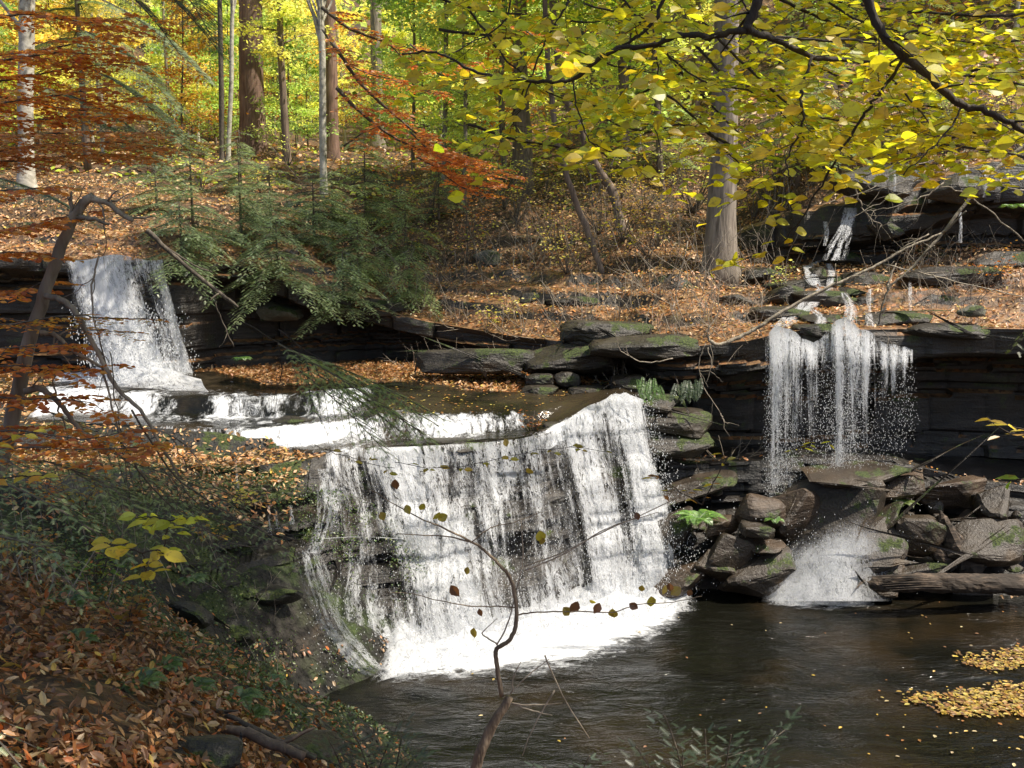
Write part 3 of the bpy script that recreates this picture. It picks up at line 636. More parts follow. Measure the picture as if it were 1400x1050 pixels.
# splash on the boulders and foam at pool edge
for ly in (0, 1, 2):
    us = np.linspace(0, 1, 60); t = np.linspace(0, 1, 40); A, T = np.meshgrid(us, t, indexing='ij')
    u = 1062 + A * 140 + (A - .5) * 44 * T; v = (742 - 10 * np.sin(A * np.pi) + 9 * ly - 52 * A ** 1.5) * (1 - T) + (822) * T
    Y = 18.45 - .40 * T - .10 * ly - .2 * np.sin(A * np.pi) * T; x_, a_, b_ = (u - 700) / F, ct + (525 - v) / F * st, -st + (525 - v) / F * ct; k = Y / a_
    dens = (.40 + .36 * gs(A, .72, .2) + .20 * T - .05 * ly) * np.sin(np.clip(A, .001, .999) * np.pi) ** .9 * S(T / .45 + .05)
    sheet('splash', np.stack([x_ * k, Y, CZ + b_ * k], -1), dens, M_splash, W4, uoff=ly * 5.1)
mound(W4, 4.75, 7.0, lambda x: f1y(x) - .35, .24, .55, 1.0, n=60, m=14)
n = 6000; c = P(1150, 775, 18.6); th = rng.uniform(0, np.pi, n); rr = rng.exponential(.46, n)
q = c + np.stack([np.cos(th) * rr * 1.5, rng.normal(-.1, .25, n), np.abs(np.sin(th)) * rr * .9 - .3], 1)
drops('spray', q[q[:, 2] > .02], rng.uniform(.002, .008, (q[:, 2] > .02).sum()), W4)
# small cascades above the curtain
W5 = thing('waterfall', P(1150, 340, 24.8), 'small bright cascade spilling between leafy rocks high above the curtain waterfall', 'waterfall')
def gq(u, v, up_=.07): return G(u, v, 19.8) + np.array([0, -.12, up_])
ribbon_fall(W5, [P(1163, 284, 25.3), P(1160, 298, 24.8), P(1154, 318, 24.5), P(1145, 338, 24.2), P(1138, 356, 23.9)], [.4, .42, .5, .7, .8], M_fallthin, .66, endfade=.45)
ribbon_fall(W5, [P(1128, 303, 25.3), P(1130, 318, 24.8), P(1127, 336, 24.6)], [.15, .15, .12], M_fallthin, .5)
W6 = thing('waterfall', P(1100, 440, 20.8), 'broken narrow cascade stepping down leafy ledges just above the curtain waterfall', 'waterfall')
for pts_, ws_, dn_ in (([(1146, 343), (1140, 350), (1128, 358)], [.5, .3, .25], .55), ([(1128, 358), (1112, 364), (1104, 368)], [.25, .2, .3], .5), ([(1102, 367), (1106, 382), (1112, 394)], [.35, .42, .3], .66), ([(1130, 364), (1134, 380), (1131, 396)], [.2, .25, .2], .62), ([(1112, 394), (1126, 398), (1118, 406)], [.3, .5, .4], .5),
                       ([(1122, 400), (1110, 412), (1096, 428)], [.4, .6, .6], .62), ([(1096, 428), (1078, 440), (1064, 450)], [.6, .6, .45], .58), ([(1108, 428), (1120, 440), (1118, 452)], [.3, .3, .35], .52), ([(1150, 405), (1160, 425), (1158, 448)], [.2, .35, .45], .5), ([(1186, 400), (1184, 425), (1186, 450)], [.12, .16, .25], .45), ([(1240, 385), (1241, 405), (1240, 430)], [.1, .12, .1], .42)):
    ribbon_fall(W6, [gq(*p_) for p_ in pts_], ws_, M_fallthin, dn_)
for i_, (u, a, b, Y) in enumerate(((1222, 235, 262, 24.5), (1345, 230, 270, 24), (1312, 290, 332, 23.6), (1320, 225, 245, 24.1))):
    ribbon_fall(W5, [P(u, a, Y), P(u + 1, (a + b) / 2, Y - .15), P(u, b, Y - .2)], [.12, .1, .12], M_fallthin, .5)
W7 = thing('waterfall', P(320, 670, 15.6), 'faint water threads dripping off the dark ledge left of the widest waterfall', 'waterfall')
for (u, a, b, Y, w) in ((322, 625, 668, 16.2, .12), (366, 690, 730, 15.6, .2), (378, 695, 722, 15.6, .12), (398, 690, 716, 15.6, .12), (208, 820, 880, 12.2, .05), (226, 840, 880, 12.2, .05), (455, 690, 728, 16, .3)):
    ribbon_fall(W7, [P(u, a, Y), P(u + 1, (a + b) / 2, Y - .06), P(u + 2, b, Y - .1)], [w * .6, w * .5, w], M_fallthin, .40)
# ------------------------------------------------------------------ leaf litter on the ground
def scatter_litter(name, n, yr, pw, size, xk=.66, cond=None, cols=LIT, wts=None, tpl=LEAFS, lift=.012, r=rng, seed=0, nrm=.42):
    a = r.random(n); y0, y1 = yr; q = 1 - pw
    Y = (y0 ** q + a * (y1 ** q - y0 ** q)) ** (1 / q) if abs(q) > 1e-6 else y0 * (y1 / y0) ** a
    X = (r.random(n) - .5) * 2 * (xk * Y + .8)
    Z = surface(X, Y)
    ok = (Z > .06)
    onface = (Y > f1y(X) + .15) & (Y < c1y(X) + .03)
    ok &= ~(onface & ((X > -3.6) | (r.random(n) > .5)))
    sh = (Y >= c1y(X)) & (Y < c2y(X))
    ok &= ~(sh & (stream_mask(X, Y) > -.05) & (X < 2.85))
    ok &= ~(sh & (X > 3.0) & (r.random(n) > .12))
    e = .12; gx = (surface(X + e, Y) - surface(X - e, Y)) / (2 * e); gy = (surface(X, Y + e) - surface(X, Y - e)) / (2 * e)
    ok &= (np.hypot(gx, gy) < 1.7)
    pt = fbm(X * .55, Y * .55, 0, 3, 130 + seed)
    ok &= r.random(n) < S((pt - .26) / .2) * .8 + .2
    if cond is not None: ok &= cond(X, Y, Z)
    X, Y, Z, gx, gy = (q_[ok] for q_ in (X, Y, Z, gx, gy)); m = len(X)
    Nn = np.stack([-gx, -gy, np.ones(m)], 1) + r.normal(0, nrm, (m, 3)); D = rdir(m, .25 + (nrm > .5) * .3, r); D[:, 2] += gx * D[:, 0] * .7 + gy * D[:, 1] * .7
    mb = MB(); add_leaves(mb, np.stack([X, Y, Z + lift + r.exponential(.018, m)], 1), D, Nn, size * r.uniform(.55, 1.3, m), pal(m, cols, wts, .35, r), tpl, r.uniform(.7, 1.5, m))
    o = mb.build(name, M_litter); o['kind'] = 'stuff'
    return tag(o, None, None)
o = scatter_litter('leaf_litter', 95000, (3.4, 15.6), 1.2, .078, .72, cond=lambda X, Y, Z: (Y < f1y(X) + .2) & (X < 1.5) & (rng.random(len(X)) > .55 * mossf(X, Y)), cols=[(.34, .16, .06), (.24, .11, .045), (.40, .22, .10), (.15, .075, .035), (.44, .13, .03), (.46, .32, .17), (.52, .34, .07)], wts=[4, 4, 3, 3, 1.6, 1.8, .6], nrm=.62); tag(o, 'thick brown fallen leaves covering the shaded near bank', 'leaf litter')
o = scatter_litter('leaf_litter', 120000, (15, 34), 1.1, .10, .62, cond=lambda X, Y, Z: (Y > f1y(X)), seed=3, wts=[3, 2, 4, 1.5, 2, 2.5, .6]); tag(o, 'tan and orange fallen leaves over the ledges and sunny slope behind the falls', 'leaf litter')
o = scatter_litter('leaf_litter', 26000, (34, 70), 1.0, .22, .6, tpl=LEAFT, seed=5, cols=LIT + YGR[:2]); tag(o, 'fallen leaves fading back between the distant trunks', 'leaf litter')
n = 60000; Y = rng.uniform(7.5, 16.8, n); X = rng.uniform(-8.5, -1.2, n); k_ = rng.random(n) < mossf(X, Y) * S((fbm(X * 1.3, Y * 1.3, 0, 3, 177) - .42) / .12); X, Y = X[k_], Y[k_]; Z = surface(X, Y); k_ = Z > .08; X, Y, Z = X[k_], Y[k_], Z[k_]; m_ = len(X)
mb = MB(); add_leaves(mb, np.stack([X, Y, Z + rng.random(m_) * .05], 1), rdir(m_, .6), np.array([[0, -.3, 1.]]) + rng.normal(0, .6, (m_, 3)), rng.uniform(.02, .06, m_), pal(m_, [(.05, .10, .02), (.08, .14, .03), (.12, .16, .04), (.03, .06, .02)], None, .3), LEAFT, 1.0)
o = mb.build('ground_cover', M_litter); o['kind'] = 'stuff'; tag(o, 'low green moss and seedlings over the dark hollow of the left bank', 'ground cover')
# leaf bar beside the upper stream and orange wet leaves on the shelf
n = 9000; X = rng.uniform(-7, 1.8, n); Y = c2y(X) - rng.beta(1.2, 1.6, n) * 3.4 + .1; k_ = (stream_mask(X, Y) < .12) & (Y > c1y(X)); X, Y = X[k_], Y[k_]; m_ = len(X)
mb = MB(); add_leaves(mb, np.stack([X, Y, shelf(X, Y) + .02 + rng.exponential(.02, m_)], 1), rdir(m_, .25), np.array([[0, 0, 1]]) + rng.normal(0, .35, (m_, 3)), rng.uniform(.06, .12, m_), pal(m_, [(.50, .24, .08), (.42, .18, .06), (.56, .34, .15), (.30, .14, .05)], None, .3), LEAFS, 1.2)
o = mb.build('leaf_drift', M_litter); o['kind'] = 'stuff'; tag(o, 'orange brown leaf drift lying along the upper ledge beside the stream', 'leaf litter')
# leaves plastered on wet rock and floating on the pool
def flat_leaves(name, X, Y, Z, size, cols, label, cat='leaf litter', mat=M_litter):
    m = len(X); mb = MB(); add_leaves(mb, np.stack([X, Y, Z], 1), rdir(m, .05), np.array([[0, 0, 1]]) + rng.normal(0, .08, (m, 3)), size, cols, LEAF, rng.uniform(.8, 1.3, m))
    o = mb.build(name, mat); o['kind'] = 'stuff'; return tag(o, label, cat)
n = 44000; X = rng.uniform(3.5, 9.5, n); Y = rng.uniform(11.5, 17.6, n)
cx = PZ(1330, 925, 0); px = (X, Y)
u_ = 700 + F * X / (Y * ct + CZ * st) ; # approximate column for the raft outline
raft = lambda X, Y: np.maximum(gs(Y, 14.1 - .18 * (X - 6.6) + .30 * np.sin(X * 1.7), .34 + .12 * (X - 6)) * S((X - 5.35) / 1.2), gs(Y, 15.5 + .2 * np.sin(X * 3), .35) * S((X - 6.9) / 1.0) * .8)
pr = raft(X, Y) * (.0 + 1.8 * fbm(X * 2.6, Y * 4.4, 0, 4, 140)); k_ = rng.random(n) < np.clip((pr - .3) * 2.4, 0, .75)
X, Y = X[k_], Y[k_]
flat_leaves('floating_leaves', X, Y, .03 + rng.random(len(X)) * .02, rng.uniform(.03, .10, len(X)), pal(len(X), [(.46, .31, .05), (.36, .19, .05), (.50, .38, .10), (.22, .11, .04), (.15, .08, .03), (.34, .26, .06)], None, .4), 'golden raft of floating leaves on the dark pool at right', 'floating leaves')
n = 1500; X = rng.uniform(-1, 9.5, n); Y = rng.uniform(10.5, 18.2, n); k_ = (rng.random(n) < .04 + .40 * S((X - 2.5) / 5) * S((15.6 - Y) / 3) + .15 * S((X - 6) / 2)) & (Y < f1y(X) - .2)
X, Y = X[k_], Y[k_]
flat_leaves('floating_leaves', X, Y, .026 + 0 * X, rng.uniform(.03, .08, len(X)), pal(len(X), [(.50, .36, .12), (.56, .36, .06), (.36, .16, .05), (.55, .46, .26), (.2, .1, .05)], None, .3), 'single yellow and tan leaves floating scattered over the pool', 'floating leaves')
# ------------------------------------------------------------------ rocks
_rk = 0
def rock(label, c, size, mat=None, seed=None, name='boulder', rot=0.0, flat=1.0, tilt=0.0, group=None, npt=13, box=3.0):
    global _rk; _rk += 1; r = np.random.default_rng(500 + _rk if seed is None else seed)
    bm = bmesh.new(); pts = r.normal(size=(npt, 3)); pts /= (np.abs(pts) ** box).sum(1)[:, None] ** (1 / box)
    for p in pts: bm.verts.new(p)
    g = bmesh.ops.convex_hull(bm, input=bm.verts); bmesh.ops.delete(bm, geom=[e for e in g['geom_interior'] if isinstance(e, bmesh.types.BMVert)], context='VERTS')
    bmesh.ops.bevel(bm, geom=list(bm.edges), offset=.09, segments=1, affect='EDGES', profile=.6)
    bmesh.ops.triangulate(bm, faces=bm.faces)
    for _ in range(2): bmesh.ops.subdivide_edges(bm, edges=[e for e in bm.edges if e.calc_length() > .22], cuts=1, use_grid_fill=True)
    bmesh.ops.triangulate(bm, faces=bm.faces)
    bm.verts.ensure_lookup_table(); co = np.array([v.co[:] for v in bm.verts])
    co = co * (1 + .10 * (fbm(co[:, 0] * 2 + _rk, co[:, 1] * 2, co[:, 2] * 2, 3, 150) - .5)[:, None] * 2 + .04 * (fbm(co[:, 0] * 7 + _rk, co[:, 1] * 7, co[:, 2] * 9, 2, 151) - .5)[:, None])
    co[:, 2] += .04 * np.round(co[:, 2] * 4) / 4
    co = co * np.array(size) * .5
    a = tilt; co[:, 0], co[:, 2] = co[:, 0] * math.cos(a) - co[:, 2] * math.sin(a), co[:, 0] * math.sin(a) + co[:, 2] * math.cos(a)
    a = rot; co[:, 0], co[:, 1] = co[:, 0] * math.cos(a) - co[:, 1] * math.sin(a), co[:, 0] * math.sin(a) + co[:, 1] * math.cos(a)
    for v, q in zip(bm.verts, co): v.co = q
    bm.normal_update()
    me = bpy.data.meshes.new(name); bm.to_mesh(me); bm.free(); me.materials.append(mat or M_rock)
    o = bpy.data.objects.new(name, me); COL.objects.link(o); o.location = Vector([float(q) for q in c])
    return tag(o, label, 'rock', group)
def rk(label, u, v, w, h, Y=None, mat=None, dep=None, **k):
    p = P(u, v, Y) if Y else None
    if p is None: g = G(u, v + h * .25); p = P(u, v + h * .25, g[1] + .12)
    s = p[1] / F; W = w * s; H = h * s
    return rock(label, p, (W * 1.12, (dep or max(W * .8, H)), H * 1.15), mat, **k)
# talus below the curtain fall
T_ = [('small squarish brown boulder standing just left of the curtain waterfall streak', 1040, 705, 58, 76, 18.7, .1), ('flat topped pale slab capping the boulder pile under the curtain waterfall', 1165, 645, 118, 26, 19.3, 0),
      ('broad rounded brown boulder directly under the curtain waterfall', 1140, 695, 150, 105, 19.2, .1), ('curved narrow boulder leaning on the broad boulder, thin streak of water on it', 1085, 705, 60, 95, 18.9, -.25),
      ('little grey wedge stone lying at the foot of the squarish brown boulder', 1035, 722, 40, 22, 18.3, 0), ('brown triangular boulder below the bright fern', 1000, 755, 55, 62, 18.3, .5),
      ('small brown stone beside the bright fern', 985, 718, 44, 34, 18.7, .2), ('lowest triangular boulder at the waterline below the fern', 975, 775, 50, 46, 18.3, -.5),
      ('wet brown boulder with yellow leaves right of the fern rocks', 1035, 775, 100, 66, 18.55, .1), ('small round stone wedged between squarish boulder and waterline', 1040, 740, 56, 30, 18.4, 0),
      ('slanted purple grey slab above the splash, pointed corner up', 1190, 745, 104, 62, 18.6, .45), ('dark grey wedge rock behind the slanted slab', 1178, 712, 110, 50, 19.2, .5),
      ('smooth rounded wet boulder on the right edge of the splash', 1200, 785, 90, 66, 18.35, -.2), ('tan angular block perched beside the broken stump', 1253, 727, 62, 62, 18.6, -.3),
      ('pale rounded stone tucked behind the log', 1258, 772, 76, 34, 18.5, 0), ('brown mossy boulder at the back right of the pile', 1215, 665, 90, 58, 19.6, .1),
      ('leaf strewn grey boulder to the right of the broken stump', 1340, 738, 100, 66, 18.6, .2), ('dark boulder at the right edge above the leafy bank', 1385, 690, 80, 70, 19.0, .0),
      ('dim green brown boulder in the shade of the overhang at right', 1300, 665, 90, 56, 19.7, .1), ('mossy long block under the overhang left of the boulder pile', 940, 668, 120, 44, 20.0, .03),
      ('half wet brown rock beside the right edge of the widest waterfall', 915, 725, 70, 60, 18.9, .2), ('low wet stone at the waterline between waterfall and boulders', 930, 790, 90, 40, 18.3, .1)]
for i_, (l_, u, v, w, h, Y, tl) in enumerate(T_): rk(l_, u, v + 2, w * 1.16, h * .86, Y, M_rock if i_ % 3 else M_rockb, tilt=tl * 1.2 + (.12 if i_ % 2 else -.1), box=(3., 5., 7.)[i_ % 3], npt=(12, 16, 10)[i_ % 3])
for l_, u, v, w, h, Y in (('long flat dark slab under leaves at the left of the middle ledge', 650, 492, 150, 30, 22.3), ('thick grey ledge slab with angular face right of the long leafy slab', 770, 490, 130, 36, 21.9),
        ('stacked dark slab at the lip right of the thick grey slab', 880, 478, 130, 34, 21.1), ('dark hollow edged ledge block above the thick grey slab', 830, 455, 110, 30, 22.3),
        ('small blocky stone sitting below the grey ledge slab', 738, 520, 34, 16, 21.2), ('pale cube like stone right of the small blocky stone', 776, 519, 32, 18, 21.2),
        ('low flat stone beside the cube like stone at stream edge', 738, 535, 46, 14, 20.9), ('flat grey stone at the stream edge in front of the middle ledge', 815, 537, 70, 16, 20.8),
        ('dark square stone left of the hanging ferns', 860, 526, 46, 24, 20.8), ('wide dark slab with pale edge right of the widest waterfall lip', 915, 578, 110, 30, 20.3),
        ('second wide dark slab below the pale edged slab', 920, 606, 100, 30, 20.2), ('leafy flat slab beneath the first hanging ferns', 880, 548, 90, 20, 20.4)):
    rk(l_, u, v, w, h, Y, M_rockd, npt=26, box=8., dep=1.3 if w > 80 else None)
for l_, u, v, w, h, Y in (('pale sunlit stone at the foot of the thin pale birch', 402, 278, 34, 12, None), ('larger pale stone among sunny leaves below the birch', 425, 292, 46, 14, None), ('pale lichen covered outcrop in the middle of the slope', 668, 350, 46, 24, None),
        ('grey green boulder resting on the high ledge at upper right', 1205, 250, 130, 46, 25.0), ('dark rounded rock right of the high grey green boulder', 1300, 262, 90, 40, 24.2), ('flat wet stone behind the small bright cascade', 1200, 318, 60, 22, 24.6),
        ('mossy small stone on the leafy slope left of big pale trunk', 600, 430, 30, 20, None), ('small dark stone on slope near the log tangle', 730, 405, 40, 16, None),
        ('pale bare outcrop showing through hemlock branches', 385, 425, 60, 26, 24.9), ('dark ledge stone between curtain cascade and brush', 1190, 412, 46, 20, None), ('grey stone beside narrow stepping cascade', 1155, 398, 60, 16, None),
        ('pale speckled stone on the right ledge near dangling twigs', 1330, 425, 44, 14, 20.8), ('dark hummock of leafy rock left of the curtain lip', 1010, 410, 60, 24, None)):
    rk(l_, u, v, w, h, Y, M_rockp if 'pale' in l_ else M_rockd)
for l_, u, v, w, h, Y, t_ in (('grey block at the left frame edge on the near bank', 12, 885, 50, 58, 7.0, 0), ('long grey stone half buried in leaves on near bank', 100, 905, 90, 26, 7.2, -.15), ('dark pointed stone below the long grey stone', 140, 938, 66, 32, 7.0, -.35),
        ('mossy flat stone among leaves at the bottom of the near bank', 270, 1032, 130, 44, 5.6, .0), ('pale flat stone at the tip of the near bank', 425, 1014, 90, 26, 7.2, -.1), ('mossy dark block under the near bank ledge', 250, 835, 80, 46, None, .1), ('second mossy dark block, set lower right of the first', 320, 850, 70, 40, None, -.1), ('mossy stone halfway up the dark hollow', 380, 800, 70, 34, None, .1),
        ('small moss topped stone near the broken pale stem', 60, 870, 50, 24, 8.0, .1), ('dull stone beside the ferns on the near slope', 195, 880, 60, 26, 9.5, -.3)):
    rk(l_, u, v, w, h, Y, M_cliffm if 'dark' in l_ or 'wet' in l_ or 'mossy' in l_ else M_rock, tilt=t_)
for l_, u, v, w, h in (('leaf topped dark stone splitting the flow at the notch of the widest waterfall lip', 728, 592, 50, 22), ('small wet stone on the brown shelf just behind the notch', 760, 580, 34, 12), ('low black rib of rock breaking the white water above the lip', 640, 603, 120, 12), ('wet stone parting the stream near the left end of the shelf', 400, 575, 60, 14), ('small dark stone in the stream below the hemlock tip', 520, 565, 50, 12)):
    rk(l_, u, v, w, h, None, M_rockd, box=5.)
for i_, (l_, u, v, w, h) in enumerate((('broken dark rock at the landing of the high small cascade', 1150, 350, 70, 16), ('jutting dark rock between the two lower chutes of the stepping cascade', 1150, 412, 50, 22), ('wet black ledge spanning behind the stepping cascade', 1130, 385, 150, 22), ('wet black ledge just above the lip of the curtain waterfall', 1112, 446, 50, 18), ('left wet stone framing the stepping cascade', 1078, 396, 50, 24), ('right wet stone framing the stepping cascade', 1185, 380, 60, 24), ('dark ledge step under the first chute of the narrow stepping cascade', 1122, 404, 90, 20), ('leafy dark step at the left of the narrow stepping cascade', 1070, 425, 80, 18), ('dark broken step in the middle of the narrow stepping cascade', 1140, 430, 90, 20), ('wide low ledge stone right of the stepping cascade', 1215, 432, 100, 20),
        ('square dark block between the two upper chutes', 1118, 372, 26, 20), ('dark stone below the high small cascade', 1150, 352, 60, 18), ('thin projecting ledge at the right of the curtain lip', 1290, 448, 120, 18), ('long shaded ledge halfway up the right bank', 1300, 372, 130, 22), ('shaded ledge end near the right frame edge', 1375, 352, 90, 24),
        ('low dark outcrop left of the high small cascade', 1085, 322, 60, 22), ('mossy outcrop between the big pale trunk and the stepping cascade', 1045, 372, 50, 18), ('dark ledge stone under the hemlock boughs', 520, 415, 90, 22), ('grey ledge stone showing under the low hemlocks', 440, 405, 80, 20), ('flat shaded stone on the slope in the middle of the brush', 790, 410, 80, 16))):
    rk(l_, u, v, w, h, None, M_rockd, box=7., npt=22, dep=.9)
# ------------------------------------------------------------------ log and stump at the pool edge
LG = thing('log', P(1290, 800, 17.6), 'split wet log lying along the pool edge below the boulders', 'log')
mb = MB(); ln = smooth_line([P(1188, 800, 17.4), P(1230, 797, 17.4), P(1300, 797, 17.5), P(1380, 799, 17.7), P(1450, 802, 18)], 14, .01)
tube(mb, ln, np.interp(np.linspace(0, 1, len(ln)), [0, .04, .3, 1], [.05, .13, .17, .19]), 22, rough=.28, seed=4); mb.build('trunk', M_log, LG, smooth=False)
mb = MB()
for k in range(7):
    a0 = P(1186 + k * 5, 789 + k * 3, 17.22); tube(mb, smooth_line([a0, a0 + np.array([.5 + .2 * k % .4, .01, .03]), a0 + np.array([1.1, .03, .01])], 4), [.008, .022, .006], 5, seed=k)
mb.build('splinter', M_log, LG)
SP = thing('stump', P(1305, 770, 18.3), 'jagged dark broken stump rising behind the log', 'stump')
mb = MB()
for (pts, r) in (([P(1325, 778, 18.3), P(1305, 750, 18.3), P(1290, 715, 18.4), P(1286, 698, 18.4)], [.28, .2, .11, .015]), ([P(1300, 775, 18.3), P(1275, 745, 18.4), P(1262, 720, 18.5)], [.2, .14, .05]), ([P(1330, 778, 18.3), P(1350, 765, 18.3), P(1380, 768, 18.3)], [.18, .09, .04]), ([P(1315, 778, 18.2), P(1312, 742, 18.3), P(1300, 722, 18.3)], [.14, .1, .01])):
    l2 = smooth_line(pts, 6, .02); tube(mb, l2, np.interp(np.linspace(0, 1, len(l2)), np.linspace(0, 1, len(r)), r), 12, rough=.5, seed=int(pts[0][0] * 10))
mb.build('wood', M_log, SP)
# ------------------------------------------------------------------ branches with leaves
def twig_leaves(r, mbw, mbl, start, d, length, rad, leaf, step, cols, wts, flat, sub, nj, tpl, plane=None, wid=1.0, droop=.25):
    n = max(4, int(length / .05)); t = np.linspace(0, 1, n)
    d = d / np.linalg.norm(d); up_ = np.array([0, 0, 1.]); side = np.cross(d, up_); side /= np.linalg.norm(side) + 1e-9
    bend = r.normal(0, .18); wob = r.normal(0, .04, 2)
    pts = start + length * (t[:, None] * d + side * bend * t[:, None] ** 2 - up_ * droop * t[:, None] ** 2 * .6 + np.sin(t * 9 + r.random() * 6)[:, None] * side * .03)
    tube(mbw, pts, np.linspace(rad, rad * .3, n), 4)
    m = max(2, int(length / step)); tl = (np.arange(m) + .6 + r.random(m) * .4) / m
    tl = tl[tl > .12]; m = len(tl)
    pos = np.stack([np.interp(tl, t, pts[:, a]) for a in range(3)], 1)
    sg = np.where(np.arange(m) % 2 == 0, 1, -1)[:, None]
    D = d * .55 + side * sg * .85 + r.normal(0, .22, (m, 3)); D[:, 2] = D[:, 2] * flat - .12
    Nn = np.array([[0, 0, 1.]]) + r.normal(0, nj, (m, 3))
    if plane is not None: Nn = Nn + plane
    add_leaves(mbl, pos, D, Nn, leaf * r.uniform(.6, 1.15, m), pal(m, cols, wts, .25, r), tpl, wid)
    if sub:
        for k in range(int(length / .14)):
            q = r.uniform(.1, .9); p = np.array([np.interp(q, t, pts[:, a]) for a in range(3)]); s = 1 if k % 2 else -1
            dd = d * .6 + side * s * .8 + r.normal(0, .15, 3); dd[2] *= flat
            twig_leaves(r, mbw, mbl, p, dd, length * r.uniform(.3, .55) * (1.1 - .5 * q), rad * .6, leaf, step, cols, wts, flat, 0, nj, tpl, plane, wid, droop)
def leafy_branch(name, label, lines, rads, seed, leaf=.075, step=.05, every=.13, tl=(.25, .5), cols=YEL, wts=None, flat=.35, sub=1, nj=.35, tpl=LEAF, mat=M_bark_dark, lmat=None, cat='branch', skip=0.0, group=None, plane=None, wid=1.0, jit=.012, droop=.25, part='foliage'):
    r = np.random.default_rng(seed); mbw, mbl = MB(), MB()
    th = thing(name, lines[0][0], label, cat, group)
    for li, (ln, rd) in enumerate(zip(lines, rads)):
        ln = smooth_line(ln, 7, jit, seed + li); rr = np.linspace(rd[0], rd[1], len(ln)) * (1 + .12 * np.sin(np.arange(len(ln)) * 1.9))
        tube(mbw, ln, rr, 7, rough=.15, seed=li)
        seg = np.linalg.norm(np.diff(ln, axis=0), axis=1); L_ = seg.sum(); cs = np.concatenate([[0], np.cumsum(seg)])
        for k in range(int(L_ * (1 - skip) / every)):
            s = L_ * (skip + (1 - skip) * (k + r.random()) / max(1, int(L_ * (1 - skip) / every)))
            p = np.array([np.interp(s, cs, ln[:, a]) for a in range(3)]); i = min(np.searchsorted(cs, s), len(ln) - 1)
            t = ln[i] - ln[max(i - 1, 0)]; t /= np.linalg.norm(t) + 1e-9
            sd = np.cross(t, [0, 0, 1]); sd /= np.linalg.norm(sd) + 1e-9
            d = t * r.uniform(.2, .9) + sd * (1 if k % 2 else -1) * r.uniform(.5, 1) + np.array([0, 0, r.normal(0, .25)]); d[2] *= flat * 2
            twig_leaves(r, mbw, mbl, p, d, r.uniform(*tl), max(rd[1] * .5, .0018), leaf, step, cols, wts, flat, sub, nj, tpl, plane, wid, droop)
    mbw.build('stem', mat, th, smooth=True, usecol=False); mbl.build(part, lmat or M_leaf, th)
    return th
def pl(Y, *uv, dY=0.0):
    n = len(uv); return [P(u, v, Y + dY * i / max(1, n - 1)) for i, (u, v) in enumerate(uv)]
PN = np.array([0, -.55, 0.])
# near yellow beech boughs at the upper right
leafy_branch('beech_branch', 'thick forked dark bough with yellow leaves dropping from the top edge above the pale trunk', [
    pl(3.9, (1045, -60), (1035, 0), (1020, 42)), pl(3.9, (1020, 42), (970, 50), (930, 48), (890, 62), (837, 69), (782, 108), (727, 111), (679, 106), (638, 93), (597, 72), (549, 74), dY=.4),
    pl(3.9, (1020, 42), (1065, 55), (1120, 80), (1160, 83), (1230, 90), (1300, 98), (1410, 118), dY=.5), pl(3.9, (1110, 78), (1100, 110), (1095, 140), (1098, 170), (1080, 205), (1075, 230), (1085, 255), dY=-.2),
    pl(4.0, (1050, 50), (1150, 55), (1215, 55), (1260, 40), (1330, 33), dY=.5), pl(4.2, (782, 108), (790, 150), (805, 190), (830, 215), dY=-.2), pl(4.2, (727, 111), (712, 145), (697, 182))],
    [(.022, .017), (.013, .004), (.014, .004), (.006, .0025), (.006, .003), (.004, .002), (.004, .002)], 21, leaf=.072, every=0.093, tl=(.22, .5), nj=.5, tpl=LEAFN, plane=PN, wid=1.15, step=.055, skip=.03)
leafy_branch('beech_branch', 'slender dark bough with yellow green leaves curving down left of the pale trunk', [
    pl(4.6, (910, -30), (900, 20), (871, 51), (837, 69)), pl(4.5, (790, -30), (762, 31), (738, 75), (722, 113), (700, 160)), pl(4.3, (893, 40), (900, 90), (893, 140), (890, 160), (902, 200), (898, 235), dY=-.1),
    pl(4.8, (700, -30), (690, 30), (640, 60), (610, 80)), pl(5.0, (800, 5), (850, 18), (900, 28), (960, 40))],
    [(.010, .006), (.006, .003), (.004, .002), (.005, .002), (.005, .003)], 22, leaf=.072, every=0.087, tl=(.25, .55), cols=YGR[:1] + YEL, nj=.5, tpl=LEAFN, plane=PN, wid=1.15)
leafy_branch('beech_branch', 'long diagonal dark bough with golden leaves crossing the upper right corner', [
    pl(3.6, (1165, -40), (1200, 30), (1237, 78), (1280, 115), (1315, 143), (1345, 150), (1375, 165), (1440, 200), dY=-.2), pl(3.7, (1237, 78), (1205, 125), (1180, 160), (1150, 205), (1130, 240), (1100, 290), (1070, 330), (1050, 365), dY=.3),
    pl(3.6, (1315, 143), (1300, 175), (1265, 210), (1235, 240))], [(.017, .009), (.007, .002), (.004, .002)], 23, leaf=.072, every=0.124, tl=(.2, .42), nj=.5, tpl=LEAFN, plane=PN, cols=YEL[:3], wid=1.15, skip=.0)
leafy_branch('beech_branch', 'high yellow spray filling the right corner behind the diagonal bough', [
    pl(6, (1500, 0), (1400, 20), (1300, 20), (1200, 10), (1120, 0)), pl(6.2, (1500, 120), (1400, 90), (1320, 100), (1250, 140), (1180, 150)), pl(5.6, (1480, 190), (1400, 175), (1330, 180), (1270, 200)), pl(6.0, (1010, -30), (1090, 10), (1160, 40), (1210, 60)),
    pl(5.6, (1480, 60), (1400, 55), (1330, 60))],
    [(.012, .004)] * 5, 24, leaf=.078, every=0.087, tl=(.35, .7), nj=.5, plane=PN, cols=YEL, wid=1.1)
